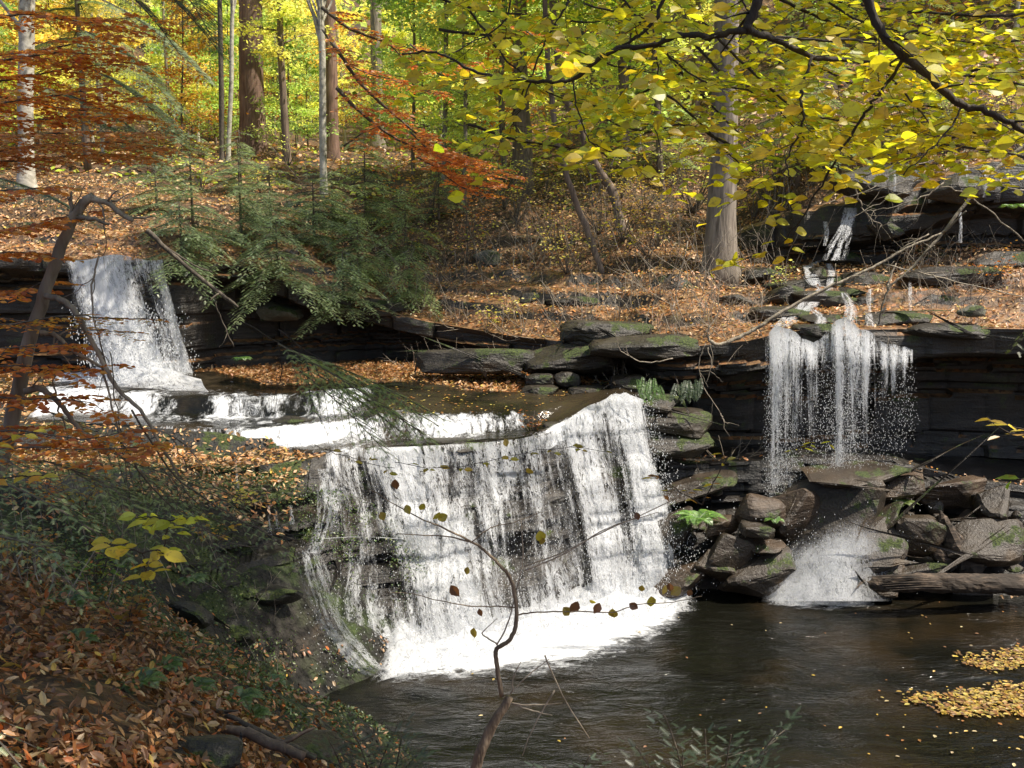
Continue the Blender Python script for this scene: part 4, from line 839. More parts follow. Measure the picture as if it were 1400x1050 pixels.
leafy_branch('beech_branch', 'broad golden layer of leaves under the long diagonal bough', [
    pl(4.8, (1480, 240), (1400, 215), (1320, 200), (1240, 190), (1170, 185)), pl(5.2, (960, 30), (1020, 90), (1090, 150), (1150, 165), (1210, 175)), pl(5.0, (1180, 60), (1230, 120), (1280, 180)), pl(5.2, (1000, 200), (940, 170), (880, 180), (820, 160)), pl(5.0, (1500, 100), (1430, 90), (1370, 120))],
    [(.008, .003)] * 5, 29, leaf=.078, every=0.078, tl=(.3, .6), nj=.5, plane=PN, cols=YEL, wid=1.15)
leafy_branch('beech_branch', 'thin yellow veil of leaves before the big straight pale trunk', [
    pl(5.4, (840, -20), (900, 60), (960, 110), (1040, 130), (1100, 190)), pl(5.4, (1000, -20), (1060, 60), (1140, 100), (1200, 130), (1290, 150)), pl(5.6, (1100, -20), (1180, 30), (1280, 50), (1400, 70)), pl(5.6, (620, -20), (660, 40), (700, 90), (760, 130), (830, 150)), pl(5.2, (880, 110), (940, 150), (1000, 215), (1030, 235))],
    [(.007, .003)] * 5, 28, leaf=.078, every=.085, tl=(.3, .6), nj=.5, plane=PN, cols=YEL, wid=1.15)
leafy_branch('beech_branch', 'hazier yellow green spray hanging over the middle trunks', [
    pl(6.5, (560, -20), (640, 10), (720, 20), (800, 30), (880, 20)), pl(6.5, (600, 40), (680, 50), (760, 60), (840, 90), (900, 100)), pl(6.8, (930, 100), (870, 130), (800, 160), (740, 180)), pl(6.6, (950, 60), (1000, 110), (1060, 140), (1130, 170), (1190, 200)),
    pl(6.8, (900, 60), (960, 130), (1010, 180), (1060, 215)), pl(6.6, (640, 170), (700, 190), (760, 200), (810, 205))],
    [(.010, .003)] * 6, 25, leaf=.078, every=0.105, tl=(.3, .6), nj=.5, plane=PN, cols=YEL + YGR[:2], wid=1.1)
# orange boughs, left
PO = np.array([0, -.5, 0.])
ORL = dict(leaf=.082, step=.03, flat=.14, nj=.45, cols=ORG, wid=.8, mat=M_bark_twig, plane=PO)
LFT = [(60, 15, 9.5), (130, 60, 10), (95, 95, 9), (200, 25, 11)]
leafy_branch('orange_branch', 'rust orange leaf sprays layered against the top left trunk', [pl(10, (-90, 70), (0, 75), (90, 62), (180, 40)), pl(9.5, (-90, 85), (0, 82), (80, 72), (150, 75)), pl(10, (-90, 100), (0, 110), (100, 92), (170, 88)), pl(9, (-60, 30), (40, 20), (120, 30), (190, 22))], [(.014, .004)] * 4, 31, every=0.070, tl=(.25, .55), **ORL)
leafy_branch('orange_branch', 'rust orange sprays at mid height along the left edge', [pl(9, (-90, 150), (0, 140), (90, 128), (150, 118)), pl(9.5, (-90, 170), (0, 168), (100, 160), (200, 160)), pl(10.5, (-60, 120), (40, 140), (120, 150), (190, 130))], [(.014, .004)] * 3, 32, every=0.070, tl=(.25, .5), **ORL)
leafy_branch('orange_branch', 'brightest orange brown tier of leaves just above the grey left ledge', [pl(9, (-90, 215), (0, 205), (90, 198), (160, 195), (215, 203)), pl(8.6, (-80, 190), (0, 190), (100, 180), (200, 182)), pl(9.4, (-80, 230), (40, 218), (140, 212), (200, 215))], [(.014, .004)] * 3, 33, every=0.050, tl=(.25, .5), leaf=.066, step=.03, flat=.12, nj=.45, cols=[(.62, .26, .08), (.52, .18, .04), (.66, .38, .16)], wid=.8, mat=M_bark_twig, plane=PO)
leafy_branch('orange_branch', 'dim orange leaves hanging in the shadow beside the upper left waterfall', [pl(8, (-80, 270), (0, 262), (70, 255)), pl(8, (-80, 330), (0, 315), (60, 305), (105, 290)), pl(8, (-80, 352), (10, 345), (70, 350)), pl(8, (-60, 395), (20, 400), (60, 385))], [(.01, .004)] * 4, 34, every=0.065, tl=(.2, .4), **ORL)
leafy_branch('orange_branch', 'thin orange tier of leaves crossing in front of the upper left waterfall', [pl(7.6, (-60, 450), (20, 442), (90, 432), (150, 435), (205, 436)), pl(7.8, (-40, 430), (40, 440), (110, 450), (180, 455))], [(.008, .003)] * 2, 35, every=0.065, tl=(.15, .3), leaf=.06, step=.03, flat=.12, nj=.25, cols=[(.60, .28, .06), (.55, .34, .06), (.5, .18, .04)], wid=.8, mat=M_bark_twig)
leafy_branch('orange_branch', 'orange tiers of leaves below and left of the upper left waterfall', [pl(7.6, (-60, 505), (20, 500), (100, 508), (130, 500)), pl(7.6, (-60, 540), (30, 545), (110, 548), (140, 560)), pl(7.4, (-60, 590), (30, 590), (110, 600), (170, 590)), pl(7.2, (-60, 620), (40, 612), (120, 615), (200, 610)), pl(7.6, (-60, 480), (20, 475), (90, 470))], [(.009, .003)] * 5, 36, every=0.070, tl=(.2, .42), **ORL)
ORC = dict(leaf=.08, step=.032, flat=.15, nj=.45, cols=[(.62, .2, .04), (.54, .15, .03), (.68, .3, .07)], wid=.85, mat=M_bark_twig, plane=PO)
leafy_branch('orange_branch', 'orange leaved bough sweeping down right from the reddish trunk in the middle', [pl(15, (455, 60), (490, 110), (520, 140), (560, 175), (600, 205), (650, 228)), pl(15, (460, 120), (500, 160), (560, 200), (620, 215)), pl(15, (440, 10), (480, 40), (530, 60), (560, 90))], [(.03, .006)] * 3, 37, every=0.100, tl=(.3, .75), **ORC)
leafy_branch('orange_branch', 'lowest bright orange spray pointing right over the middle slope', [pl(14, (560, 180), (600, 215), (650, 232), (695, 238)), pl(14, (570, 215), (620, 240), (675, 252)), pl(14.3, (590, 225), (630, 255), (660, 265)), pl(14, (540, 190), (580, 205), (630, 215))], [(.012, .004)] * 4, 38, every=0.055, tl=(.25, .5), **ORC)
leafy_branch('orange_branch', 'sparse orange leaves high between the middle trunks', [pl(16, (440, 40), (480, 90), (540, 110), (600, 130)), pl(16, (560, 60), (600, 90), (660, 85)), pl(17, (700, 30), (760, 70), (780, 90)), pl(15, (470, 200), (500, 180), (540, 165))], [(.015, .005)] * 4, 39, every=0.110, tl=(.3, .6), **ORC)
# ------------------------------------------------------------------ hemlock
def bough(r, mbw, mbn, start, d, length, r0, fr=.16, cols=HEM, droop=.45, dens=1.0):
    n = max(5, int(length / .1)); t = np.linspace(0, 1, n); d = d / np.linalg.norm(d); up_ = np.array([0, 0, 1.])
    side = np.cross(d, up_); side /= np.linalg.norm(side) + 1e-9
    pts = start + length * (t[:, None] * d - up_ * droop * t[:, None] ** 2) + side * (r.normal(0, .08) * length * t[:, None] ** 2)
    tube(mbw, pts, np.linspace(r0, .003, n), 4)
    C = []; D = []; Nn = []; SZ = []
    m = int(length / .07 * dens)
    for k in range(m):
        q = (k + .8) / (m + .5); p = np.array([np.interp(q, t, pts[:, a]) for a in range(3)]); s = 1 if k % 2 else -1
        bl = length * .42 * (1.05 - q) ** .8 * r.uniform(.6, 1.1) + .08
        bd = d * .75 + side * s * .75 - up_ * (.12 + droop * q * .9); bd /= np.linalg.norm(bd)
        nb = max(2, int(bl / .075)); qq = (np.arange(nb) + .3) / nb
        bp = p + bl * (qq[:, None] * bd - up_ * .22 * qq[:, None] ** 2)
        if bl > .2: tube(mbw, np.vstack([p, bp[len(bp) // 2], bp[-1]]), [.004, .003, .002], 3)
        bs = np.cross(bd, up_); bs /= np.linalg.norm(bs)
        for j in range(nb):
            for s2 in ((1, -1) if j < nb - 1 else (0,)):
                C.append(bp[j]); D.append(bd * .8 + bs * s2 * .7 + r.normal(0, .1, 3) - up_ * .12); Nn.append(up_ + r.normal(0, .2, 3)); SZ.append(fr * r.uniform(.6, 1.1) * (1 - .35 * qq[j]))
    C = np.array(C); m = len(C)
    tip = np.array(cols)[r.integers(0, len(cols), m)] * (1 + (r.random((m, 1)) - .5) * .5)
    add_leaves(mbn, C, np.array(D), np.array(Nn), np.array(SZ), tip, FROND, 1.0)
def hemlock(label, base, h, nb, bl, seed, r0=.05, z0=.15, cols=HEM, lean=(0, 0), dirs=None, group=None, droop=.35, dens=1.0, fr=.17):
    r = np.random.default_rng(seed); th = thing('hemlock_tree', base, label, 'tree', group); mbt, mbw, mbn = MB(), MB(), MB()
    base = np.asarray(base, float); t = np.linspace(0, 1, 12); ax = base + np.stack([lean[0] * t ** 1.4, lean[1] * t ** 1.4, h * t - .15 * (1 - t)], 1)
    tube(mbt, ax, np.linspace(r0, .008, 12), 8, rough=.15)
    nb = int(nb * 1.15)
    for k in range(nb):
        q = z0 + (1 - z0) * (k + r.random()) / nb; p = np.array([np.interp(q, t, ax[:, a]) for a in range(3)])
        a = k * 2.4 + r.random() * .8
        if dirs is not None: a = r.normal(dirs[0], dirs[1])
        d = np.array([math.cos(a), math.sin(a), r.normal(.08, .12)])
        bough(r, mbw, mbn, p, d, bl * (1.05 - q) ** .7 * r.uniform(.65, 1.1) + .2, r0 * .28, fr, cols, droop, dens)
    mbt.build('trunk', M_bark_brown, th, smooth=True, usecol=False); mbw.build('branch', M_bark_twig, th, usecol=False); mbn.build('foliage', M_needle, th)
    return th
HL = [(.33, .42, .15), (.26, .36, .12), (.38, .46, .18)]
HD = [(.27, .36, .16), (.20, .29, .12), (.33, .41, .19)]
hemlock('dark young hemlock with drooping boughs just right of the upper left waterfall', G(265, 330, 20), 2.6, 26, 1.7, 41, cols=HD, dirs=(-1.2, 1.1), z0=.05)
hemlock('bushy hemlock standing above the ledge, left of the pale outcrop', G(330, 320, 20), 2.4, 24, 1.7, 42, cols=HD, dirs=(-1.4, 1.1), z0=.0)
hemlock('wide low hemlock spreading below the sunny birch stones', G(430, 335, 20), 2.0, 24, 1.8, 43, cols=HD, dirs=(-1.5, 1.3), z0=.0, droop=.35)
hemlock('hemlock leaning over the dark recess with boughs trailing to the leafy bar', G(470, 420, 20), 1.3, 18, 1.6, 44, cols=HD, dirs=(-1.4, .9), z0=.0, droop=.45)
hemlock('sunlit pale green hemlock right of the thin birch', G(500, 300, 20), 2.6, 28, 1.7, 45, cols=HL, dirs=(-1.2, 1.2), z0=.05)
hemlock('pale green hemlock with a hooked dead twig at its right side', G(555, 345, 20), 1.9, 22, 1.6, 46, cols=HL, dirs=(-1.6, 1.2), z0=.0, droop=.55)
hemlock('small hemlock growing between leafy stones above the left fall', G(215, 290, 20), 1.8, 22, 1.5, 47, cols=HD, z0=.0)
hemlock('hemlock at back left of the sunny birch clearing', G(330, 262, 20), 2.0, 20, 1.5, 48, cols=HD, z0=.0)
hemlock('hemlock filling the ledge edge straight above the pale bare outcrop', G(380, 385, 20), 1.6, 26, 2.0, 54, cols=HD, dirs=(-1.5, 1.2), z0=.0, droop=.6)
hemlock('low hemlock beside the right bank of the upper left waterfall', G(250, 375, 20), 1.4, 22, 1.5, 55, cols=HD, dirs=(-1.3, 1.2), z0=.0, droop=.6)
hemlock('low spreading hemlock just left of the hooked dead twig', G(490, 375, 20), 1.5, 24, 1.9, 56, cols=HL, dirs=(-1.5, 1.2), z0=.0, droop=.6)
hemlock('hemlock directly under the thin pale birch', G(455, 300, 20), 1.5, 22, 1.7, 57, cols=HL, dirs=(-1.5, 1.2), z0=.0)
hemlock('hemlock thicket left of the sunny stones', G(370, 300, 20), 1.6, 22, 1.8, 58, cols=HD, dirs=(-1.5, 1.3), z0=.0)
hemlock('wispy pale hemlock hanging over the ledge left of the long leafy slab', G(560, 405, 20), 1.2, 16, 1.5, 59, cols=HL, dirs=(-1.8, 1.0), z0=.0, droop=.5)
hemlock('wispy hemlock in the open behind the hooked dead twig', G(600, 300, 20), 1.8, 16, 1.4, 60, cols=HL, dirs=(-1.5, 1.3), z0=.0)
hemlock('tall grey green hemlock with its hazy crown behind the orange sprays', G(120, 235, 24), 12, 40, 3.0, 49, r0=.14, z0=.3, cols=HL, dens=1.0, fr=.2)
hemlock('hemlock understory tree behind the big pale trunk', G(1090, 250, 24), 6, 34, 2.4, 50, r0=.08, z0=.1, cols=HL, dens=.7, fr=.22)
hemlock('dull green hemlock standing in the gap left of the big pale trunk', G(900, 240, 24), 5, 30, 2.3, 51, r0=.08, z0=.1, cols=HL, dens=.7, fr=.22)
hemlock('hemlock sapling growing on the slope above the high right ledge', G(1260, 190, 24), 4.0, 26, 2.0, 52, r0=.06, z0=.1, cols=HL, dens=.8, fr=.2)
hemlock('farther hemlock beside the dark leaning trunks', G(640, 235, 24), 4.5, 28, 2.2, 53, r0=.07, z0=.1, cols=HL, dens=.7, fr=.22)
def hem_bough(label, starts, seed, cols=HD, fr=.1, droop=.3, dens=1.3):
    r = np.random.default_rng(seed); th = thing('hemlock_branch', starts[0][0], label, 'branch'); mbw, mbn = MB(), MB()
    for a, b, rr in starts:
        a = np.asarray(a); b = np.asarray(b); bough(r, mbw, mbn, a, b - a, np.linalg.norm(b - a), rr, fr, cols, droop, dens)
    mbw.build('stem', M_bark_twig, th, usecol=False); mbn.build('foliage', M_needle, th); return th
hem_bough('soft hemlock bough tip hanging before the lip of the widest waterfall', [(P(380, 470, 8.2), P(585, 575, 7.8), .008), (P(400, 500, 8.2), P(540, 600, 7.8), .006), (P(420, 490, 8.4), P(600, 560, 8.4), .006), (P(430, 510, 8.3), P(570, 590, 8.2), .005), (P(400, 480, 8.4), P(610, 545, 8.3), .005), (P(450, 520, 8.4), P(600, 590, 8.4), .005)], 61, droop=.12, dens=1.5, cols=HL)
hem_bough('dark hemlock sprays at the top edge left of the big brown trunk', [(P(190, -40, 11), P(290, 24, 10.6), .012), (P(150, -30, 11), P(240, 30, 10.6), .012), (P(230, -30, 12), P(300, 16, 11), .012)], 62, fr=.12, dens=2, cols=[(.05, .09, .045), (.08, .12, .06)])
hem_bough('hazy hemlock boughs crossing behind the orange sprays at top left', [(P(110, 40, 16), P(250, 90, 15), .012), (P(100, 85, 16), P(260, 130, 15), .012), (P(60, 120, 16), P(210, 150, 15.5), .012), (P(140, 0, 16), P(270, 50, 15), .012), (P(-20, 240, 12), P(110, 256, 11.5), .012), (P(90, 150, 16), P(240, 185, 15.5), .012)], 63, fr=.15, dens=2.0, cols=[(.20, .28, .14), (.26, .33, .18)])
hem_bough('dull hemlock boughs drooping over the near left bank', [(P(-60, 640, 6.5), P(170, 690, 6.2), .01), (P(-60, 690, 6.4), P(120, 760, 6.0), .01), (P(-50, 600, 6.8), P(120, 660, 6.5), .01), (P(-60, 730, 6.2), P(90, 720, 5.9), .01), (P(60, 630, 7.2), P(230, 670, 7), .008)], 64, fr=.085)
hem_bough('dark hemlock clump at the bottom edge between bank and pool', [(P(500, 1120, 6), P(530, 965, 5.8), .008), (P(480, 1100, 6), P(460, 990, 5.8), .008), (P(520, 1100, 6), P(580, 1000, 5.6), .008), (P(500, 1100, 5.8), P(400, 1060, 5.5), .006), (P(510, 1100, 6), P(500, 950, 5.8), .008), (P(530, 1100, 6), P(560, 975, 5.7), .008)], 65, dens=1.8, fr=.09, droop=.15, cols=[(.035, .075, .035), (.05, .09, .04)])
hem_bough('feathery dark green hemlock tip rising over the pool at bottom right of centre', [(P(960, 1150, 4.6), P(975, 975, 4.4), .006), (P(970, 1130, 4.6), P(1075, 965, 4.4), .006), (P(950, 1130, 4.6), P(915, 1000, 4.4), .005), (P(960, 1130, 4.5), P(1020, 1010, 4.3), .005), (P(940, 1130, 4.5), P(940, 960, 4.3), .005), (P(980, 1130, 4.5), P(1000, 985, 4.3), .005), (P(920, 1130, 4.5), P(890, 1010, 4.3), .005), (P(1000, 1140, 4.5), P(1050, 1010, 4.3), .005)], 66, dens=1.8, fr=.07, droop=.1, cols=[(.03, .065, .04), (.045, .08, .045)])
hem_bough('tiny blue green hemlock sprig at the bottom edge below the stump', [(P(770, 1120, 4.4), P(800, 1020, 4.2), .004), (P(760, 1110, 4.4), P(740, 1035, 4.2), .004)], 67, fr=.06, droop=.1, cols=[(.06, .11, .07)])
hem_bough('green hemlock tip entering from the right edge above the curtain ledge', [(P(1450, 380, 9), P(1395, 455, 8.8), .008), (P(1460, 400, 9), P(1402, 440, 8.8), .006)], 68, fr=.09, cols=[(.18, .22, .06)])
hem_bough('dark mossy green bough at the bottom left corner', [(P(-60, 960, 3.6), P(70, 1060, 3.5), .006), (P(-60, 1000, 3.6), P(40, 1080, 3.5), .006)], 69, fr=.06, droop=.2)
# ------------------------------------------------------------------ named trees
def trunk(mb, base, top, r0, r1, seed=0, flare=.5, sides=18, wob=.12, n=26, sink=.5):
    base = np.asarray(base, float); top = np.asarray(top, float); t = np.linspace(0, 1, n) ** 1.5
    pts = base + (top - base) * t[:, None]; L_ = np.linalg.norm(top - base)
    pts[:, 0] += wob * (fbm(t * 4, seed, 0, 2, seed) - .5) * S(t * 3); pts[:, 1] += wob * (fbm(t * 4, seed + 9, 0, 2, seed + 1) - .5) * S(t * 3)
    pts = np.vstack([pts[0] - [0, 0, sink], pts[0] - [0, 0, .0], pts[1:]]); t = np.concatenate([[0, 0], t[1:]])
    h = t * L_; rr = (r0 + (r1 - r0) * t) * (1 + flare * np.exp(-h / (r0 * 1.6)))
    tube(mb, pts, rr, sides, rough=.10, seed=seed)
def crown(mbw, mbl, r, c, rad, nl, leaf, cols, ncl=26, tpl=LEAF, axis=None, flatc=.35, wood=True):
    for k in range(ncl):
        d = rdir(1, 1.0, r)[0]; p = c + d * rad * r.uniform(.25, 1.0) ** .6
        if wood and axis is not None:
            q = axis + (c - axis) * r.uniform(.2, .8); mid = (q + p) / 2 + [0, 0, .2]; tube(mbw, [q, mid, p], [.05 * rad[0] / 3, .03 * rad[0] / 3, .008], 5)
        m = nl // ncl; cr = np.linalg.norm(rad) * r.uniform(.12, .24)
        pos = p + r.normal(0, 1, (m, 3)) * cr * np.array([.8, .8, flatc])
        pos[:, 2] -= .12 * np.abs(pos[:, 0] - p[0])
        base_c = pal(1, cols, None, .15, r)[0]
        add_leaves(mbl, pos, rdir(m, .4, r), np.array([[0, 0, 1.]]) + r.normal(0, .5, (m, 3)), leaf * r.uniform(.6, 1.2, m), base_c * (1 + (r.random((m, 1)) - .5) * .5), tpl, 1.1)
def big_tree(name, label, base, top, r0, r1, mat, seed, crown_c=None, crown_r=(4, 4, 2.5), nl=5000, leaf=.13, cols=YGR, flare=.5, cat='tree', ncl=30, sides=18, wob=.12, group=None):
    r = np.random.default_rng(seed); th = thing(name, base, label, cat, group); mb = MB(); trunk(mb, base, top, r0, r1, seed, flare, sides, wob); mb.build('trunk', mat, th, smooth=True, usecol=False)
    mbw, mbl = MB(), MB(); c = np.asarray(crown_c if crown_c is not None else top, float)
    crown(mbw, mbl, r, c, np.array(crown_r, float), nl, leaf, cols, ncl, axis=np.asarray(top, float) * .35 + np.asarray(base, float) * .65 if crown_c is None else c - [0, 0, crown_r[2]])
    mbw.build('branch', mat, th, usecol=False); mbl.build('crown', M_leaf, th); return th
def tb(u, v, u2, v2, Yt=None, ext=1.35, ymin=15):
    b = G(u, v, ymin); t = P(u2, v2, Yt or b[1]); return b, b + (t - b) * ext
b, t = tb(984, 372, 992, 0, ext=1.7)
T1 = big_tree('deciduous_tree', 'big straight pale trunked tree on the leafy ledge above the curtain waterfall', b, t, .37, .24, M_bark_grey, 71, crown_c=t + [0, 0, 2], crown_r=(6, 6, 3), nl=15000, flare=.42, ncl=80)
mb = MB(); bb = b
for (du, dv, l) in ((-34, 6, .5), (24, 6, .3), (-10, 10, .3)):
    e = P(984 + du, 372 + dv, b[1] - .3); s0 = b + [0, 0, .5]; tube(mb, smooth_line([s0 + (e - s0) * .25, s0 + (e - s0) * .6 - [0, 0, .05], e - [0, 0, .12]], 5), np.linspace(.16, .05, 11), 8, rough=.2)
mb.build('root', M_bark_grey, T1, smooth=True, usecol=False)
b, t = tb(346, 207, 342, 0, ext=2.0, ymin=24)
big_tree('deciduous_tree', 'thickest brown trunk in the left background, standing on a leafy mound', b, t, 16.5 * b[1] / F, 12 * b[1] / F, M_bark_red, 72, crown_c=t + [2, 0, 1], crown_r=(6, 6, 3), nl=5000, flare=.25)
b, t = tb(454, 216, 450, 0, ext=2.0, ymin=24)
big_tree('deciduous_tree', 'reddish brown trunk right behind the thin pale birch', b, t, 9.5 * b[1] / F, 8 * b[1] / F, M_bark_red, 73, crown_r=(4, 4, 3), nl=3000, flare=.3)
b, t = tb(443, 272, 437, 0, ext=1.5, ymin=20)
big_tree('birch_tree', 'thin pale birch trunk at the edge of the sunny stones', b, t, 5.2 * b[1] / F, 3.5 * b[1] / F, M_bark_pale, 74, crown_r=(2.5, 2.5, 1.5), nl=1800, cols=YEL, flare=.2, sides=10)
b, t = tb(516, 200, 513, 0, ext=1.8, ymin=26)
big_tree('deciduous_tree', 'dull grey trunk a little right of the reddish trunk', b, t, 8 * b[1] / F, 6.5 * b[1] / F, M_bark_grey, 75, crown_r=(4, 4, 3), nl=2500)
b, t = tb(36, 260, 36, 0, ext=1.7, ymin=23)
big_tree('deciduous_tree', 'mottled pale trunk in the top left corner behind orange leaves', b, t, 10 * b[1] / F, 9 * b[1] / F, M_bark_pale, 76, crown_r=(4, 4, 3), nl=3000)
b, t = tb(304, 222, 300, 0, ext=1.8, ymin=24)
big_tree('sapling', 'slim grey sapling just left of the thickest brown trunk', b, t, 3.6 * b[1] / F, 3 * b[1] / F, M_bark_twig, 77, crown_r=(2, 2, 2), nl=1500, cols=YEL, sides=8)
b, t = tb(312, 222, 318, 0, ext=1.8, ymin=26)
big_tree('sapling', 'slim pale sapling pressed close to the thickest brown trunk', b, t, 3 * b[1] / F, 2.6 * b[1] / F, M_bark_pale, 78, crown_r=(2, 2, 2), nl=1500, cols=YEL, sides=8)
for (lab, pts, w) in (('dark trunk kinked and leaning left above the middle slope', [(850, 318), (836, 262), (812, 222), (786, 158), (768, 120), (755, 0)], 7), ('thin dark trunk leaning across the middle slope', [(822, 372), (800, 310), (780, 255), (765, 206), (752, 120), (745, 0)], 5),
                      ('stout dark trunk half hidden behind yellow leaves in the middle', [(720, 262), (716, 180), (712, 100), (712, 0)], 12), ('slender grey stem left of the leaning dark trunks', [(690, 250), (685, 150), (690, 0)], 5),
                      ('straight shaded trunk between the leaning trunk and big pale trunk', [(856, 250), (852, 130), (850, 0)], 8), ('pair like thin trunk right of the shaded straight trunk', [(905, 262), (897, 150), (893, 0)], 5)):
    b = G(*pts[0], 18); ln = [b] + [P(u, v, b[1] + .4) for u, v in pts[1:]]; ln.append(ln[-1] + (ln[-1] - ln[-2]) * .8)
    th = thing('deciduous_tree', b, lab, 'tree'); mb = MB(); l2 = smooth_line([b - [0, 0, .3]] + ln, 7, .04, 3); s = b[1] / F
    tube(mb, l2, np.linspace(w * s, w * s * .6, len(l2)), 12, rough=.15, seed=int(w)); mb.build('trunk', M_bark_brown, th, smooth=True, usecol=False)
    r = np.random.default_rng(int(pts[0][0])); mbw, mbl = MB(), MB(); crown(mbw, mbl, r, l2[-1], np.array([4., 4, 2.2]), 5000, .15, YGR, 34, axis=l2[-8]); mbw.build('branch', M_bark_brown, th, usecol=False); mbl.build('crown', M_leaf, th)
# off-frame trees added to shade the near bank and upper left fall
big_tree('deciduous_tree', 'unseen tall tree right of the pool, crown placed to shade the near bank', (10.5, 6.0, 1.5), (7.5, 7, 13), .3, .18, M_bark_grey, 79, crown_c=(2.6, 7.4, 13.0), crown_r=(5.2, 5.0, 1.3), nl=26000, leaf=.15, ncl=150)
big_tree('deciduous_tree', 'unseen tree on the left bank, crown placed to shade that bank', (-12.5, 12.0, 5.6), (-9, 13, 14), .25, .15, M_bark_grey, 80, crown_c=(.2, 11.3, 13.6), crown_r=(4.8, 3.4, 1.1), nl=17000, leaf=.15, ncl=110)
big_tree('deciduous_tree', 'unseen tree rooted on the upper left ledge, crown placed to shade the upper left fall', (-15.5, 20, 6.6), (-13.5, 20.5, 16), .25, .14, M_bark_grey, 81, crown_c=(-3.2, 21.5, 16.0), crown_r=(3.6, 2.8, 1.2), nl=1400, leaf=.16, ncl=34)
# ------------------------------------------------------------------ background forest: prototypes and copies
def proto_tree(seed, h, r0, mat, cols, label, nt=18, nl=4200, z0=.10, spread=2.9, leaf=.24):
    r = np.random.default_rng(seed); th = thing('forest_tree', (0, 0, 0), label, 'tree', 'trees of the hillside forest')
    mb, mbw, mbl = MB(), MB(), MB(); top = np.array([r.normal(0, .4), r.normal(0, .4), h]); trunk(mb, (0, 0, 0), top, r0, r0 * .35, seed, .3, 9, .3, 12, .6)
    for k in range(nt):
        q = z0 + (1 - z0) * (k + r.random()) / nt; a = k * 2.4 + r.random(); p = top * q; ln = spread * (1.15 - q * .7) * r.uniform(.6, 1.1)
        e = p + np.array([math.cos(a) * ln, math.sin(a) * ln, ln * r.uniform(.0, .45)]); tube(mbw, [p, (p + e) / 2 + [0, 0, .15], e], [r0 * .3, r0 * .18, .01], 4)
        m = nl // nt; tt = r.random(m) ** .6; pos = p + (e - p) * tt[:, None] + r.normal(0, 1, (m, 3)) * np.array([.55, .55, .16]) * (ln * .45)
        bc = pal(1, cols, None, .2, r)[0]
        add_leaves(mbl, pos, rdir(m, .4, r), np.array([[0, 0, 1.]]) + r.normal(0, .45, (m, 3)), leaf * r.uniform(.6, 1.2, m), bc * (1 + (r.random((m, 1)) - .5) * .5), LEAFT, 1.2)
    mb.build('trunk', mat, th, smooth=True, usecol=False); mbw.build('branch', mat, th, usecol=False); mbl.build('crown', M_far, th)
    return th
YGR = [(.72, .78, .20), (.58, .68, .18), (.82, .80, .22), (.44, .56, .20)]; YEL = [(.84, .76, .20), (.80, .76, .20), (.84, .68, .18)]  # paler, bluer leaf colours put haze and sunlight into the forest tone
PR = [proto_tree(201, 14, .16, M_bark_grey, YGR, 'yellow green leaved forest tree on the hillside behind the falls'),
      proto_tree(202, 16, .13, M_bark_pale, YEL, 'bright yellow leaved forest tree with a pale stem on the hillside'),
      proto_tree(203, 11, .09, M_bark_brown, [(.36, .52, .18), (.46, .60, .18)], 'fresh green understory forest tree on the hillside'),
      proto_tree(204, 18, .24, M_bark_brown, YGR + YEL, 'large brown stemmed forest tree with high yellow green crown', z0=.3, spread=4, nl=6000),
      proto_tree(205, 10, .08, M_bark_twig, [(.50, .22, .05), (.56, .34, .06)], 'orange leaved slender forest tree on the hillside', nl=3000)]
def copy_tree(o):
    c = o.copy(); COL.objects.link(c)
    for ch in o.children:
        d = ch.copy(); COL.objects.link(d); d.parent = c
    return c
rr = np.random.default_rng(77); placed = []; first = set()
cnt = 0; tries = 0
while cnt < 190 and tries < 6000:
    tries += 1
    Y = 33 + 62 * rr.random() ** 1.25; u = rr.uniform(-120, 1520); X = (u - 700) / F * Y
    if Y < 37 and (u < 560 or u > 930): continue
    if 230 < u < 560 and Y < 50 and min(abs(u - 346), abs(u - 450), abs(u - 516), abs(u - 308)) < 1500 / Y + 12: continue
    if Y < 41 and u < 560: continue
    if any((X - a) ** 2 + (Y - b_) ** 2 < 5 for a, b_ in placed): continue
    placed.append((X, Y)); w = [.30, .36, .18, .06, .10] if u < 560 else [.26, .16, .34, .16, .08]
    k = int(rr.choice(5, p=w)); o = PR[k] if k not in first else copy_tree(PR[k]); first.add(k)
    s = rr.uniform(.55, .9); o.location = (X, Y, float(surface(X, Y)) - .1); o.rotation_euler = (0, 0, rr.uniform(0, 6.28)); o.scale = (s, s, s * rr.uniform(.9, 1.15)); cnt += 1
# far wood closing the view beyond the counted trees
r = np.random.default_rng(90); mbl, mbw = MB(), MB()
n = 46000; Y = r.uniform(85, 118, n); X = (r.random(n) - .5) * 2 * Y * .75; Z = surface(X, Y) + r.beta(1.1, 1.4, n) * 18
cc = pal(n, YGR + YEL[:2] + [(.14, .22, .05)], None, .35, r); cl = fbm(X * .12, Y * .12, Z * .14, 3, 91); keep = r.random(n) < S((cl - .36) / .2)
cc = cc * (.7 + .6 * fbm(X * .2, Z * .2, 0, 2, 92))[:, None]
add_leaves(mbl, np.stack([X, Y, Z], 1)[keep], rdir(n, .4, r)[keep], (np.array([[0, 0, 1.]]) + r.normal(0, .5, (n, 3)))[keep], r.uniform(.5, 1.0, n)[keep], cc[keep], LEAFT, 1.2)
o = mbl.build('distant_wood', M_far); o['kind'] = 'stuff'; tag(o, 'yellow green wood covering the far hillside, haze tinted into its leaves', 'woodland')
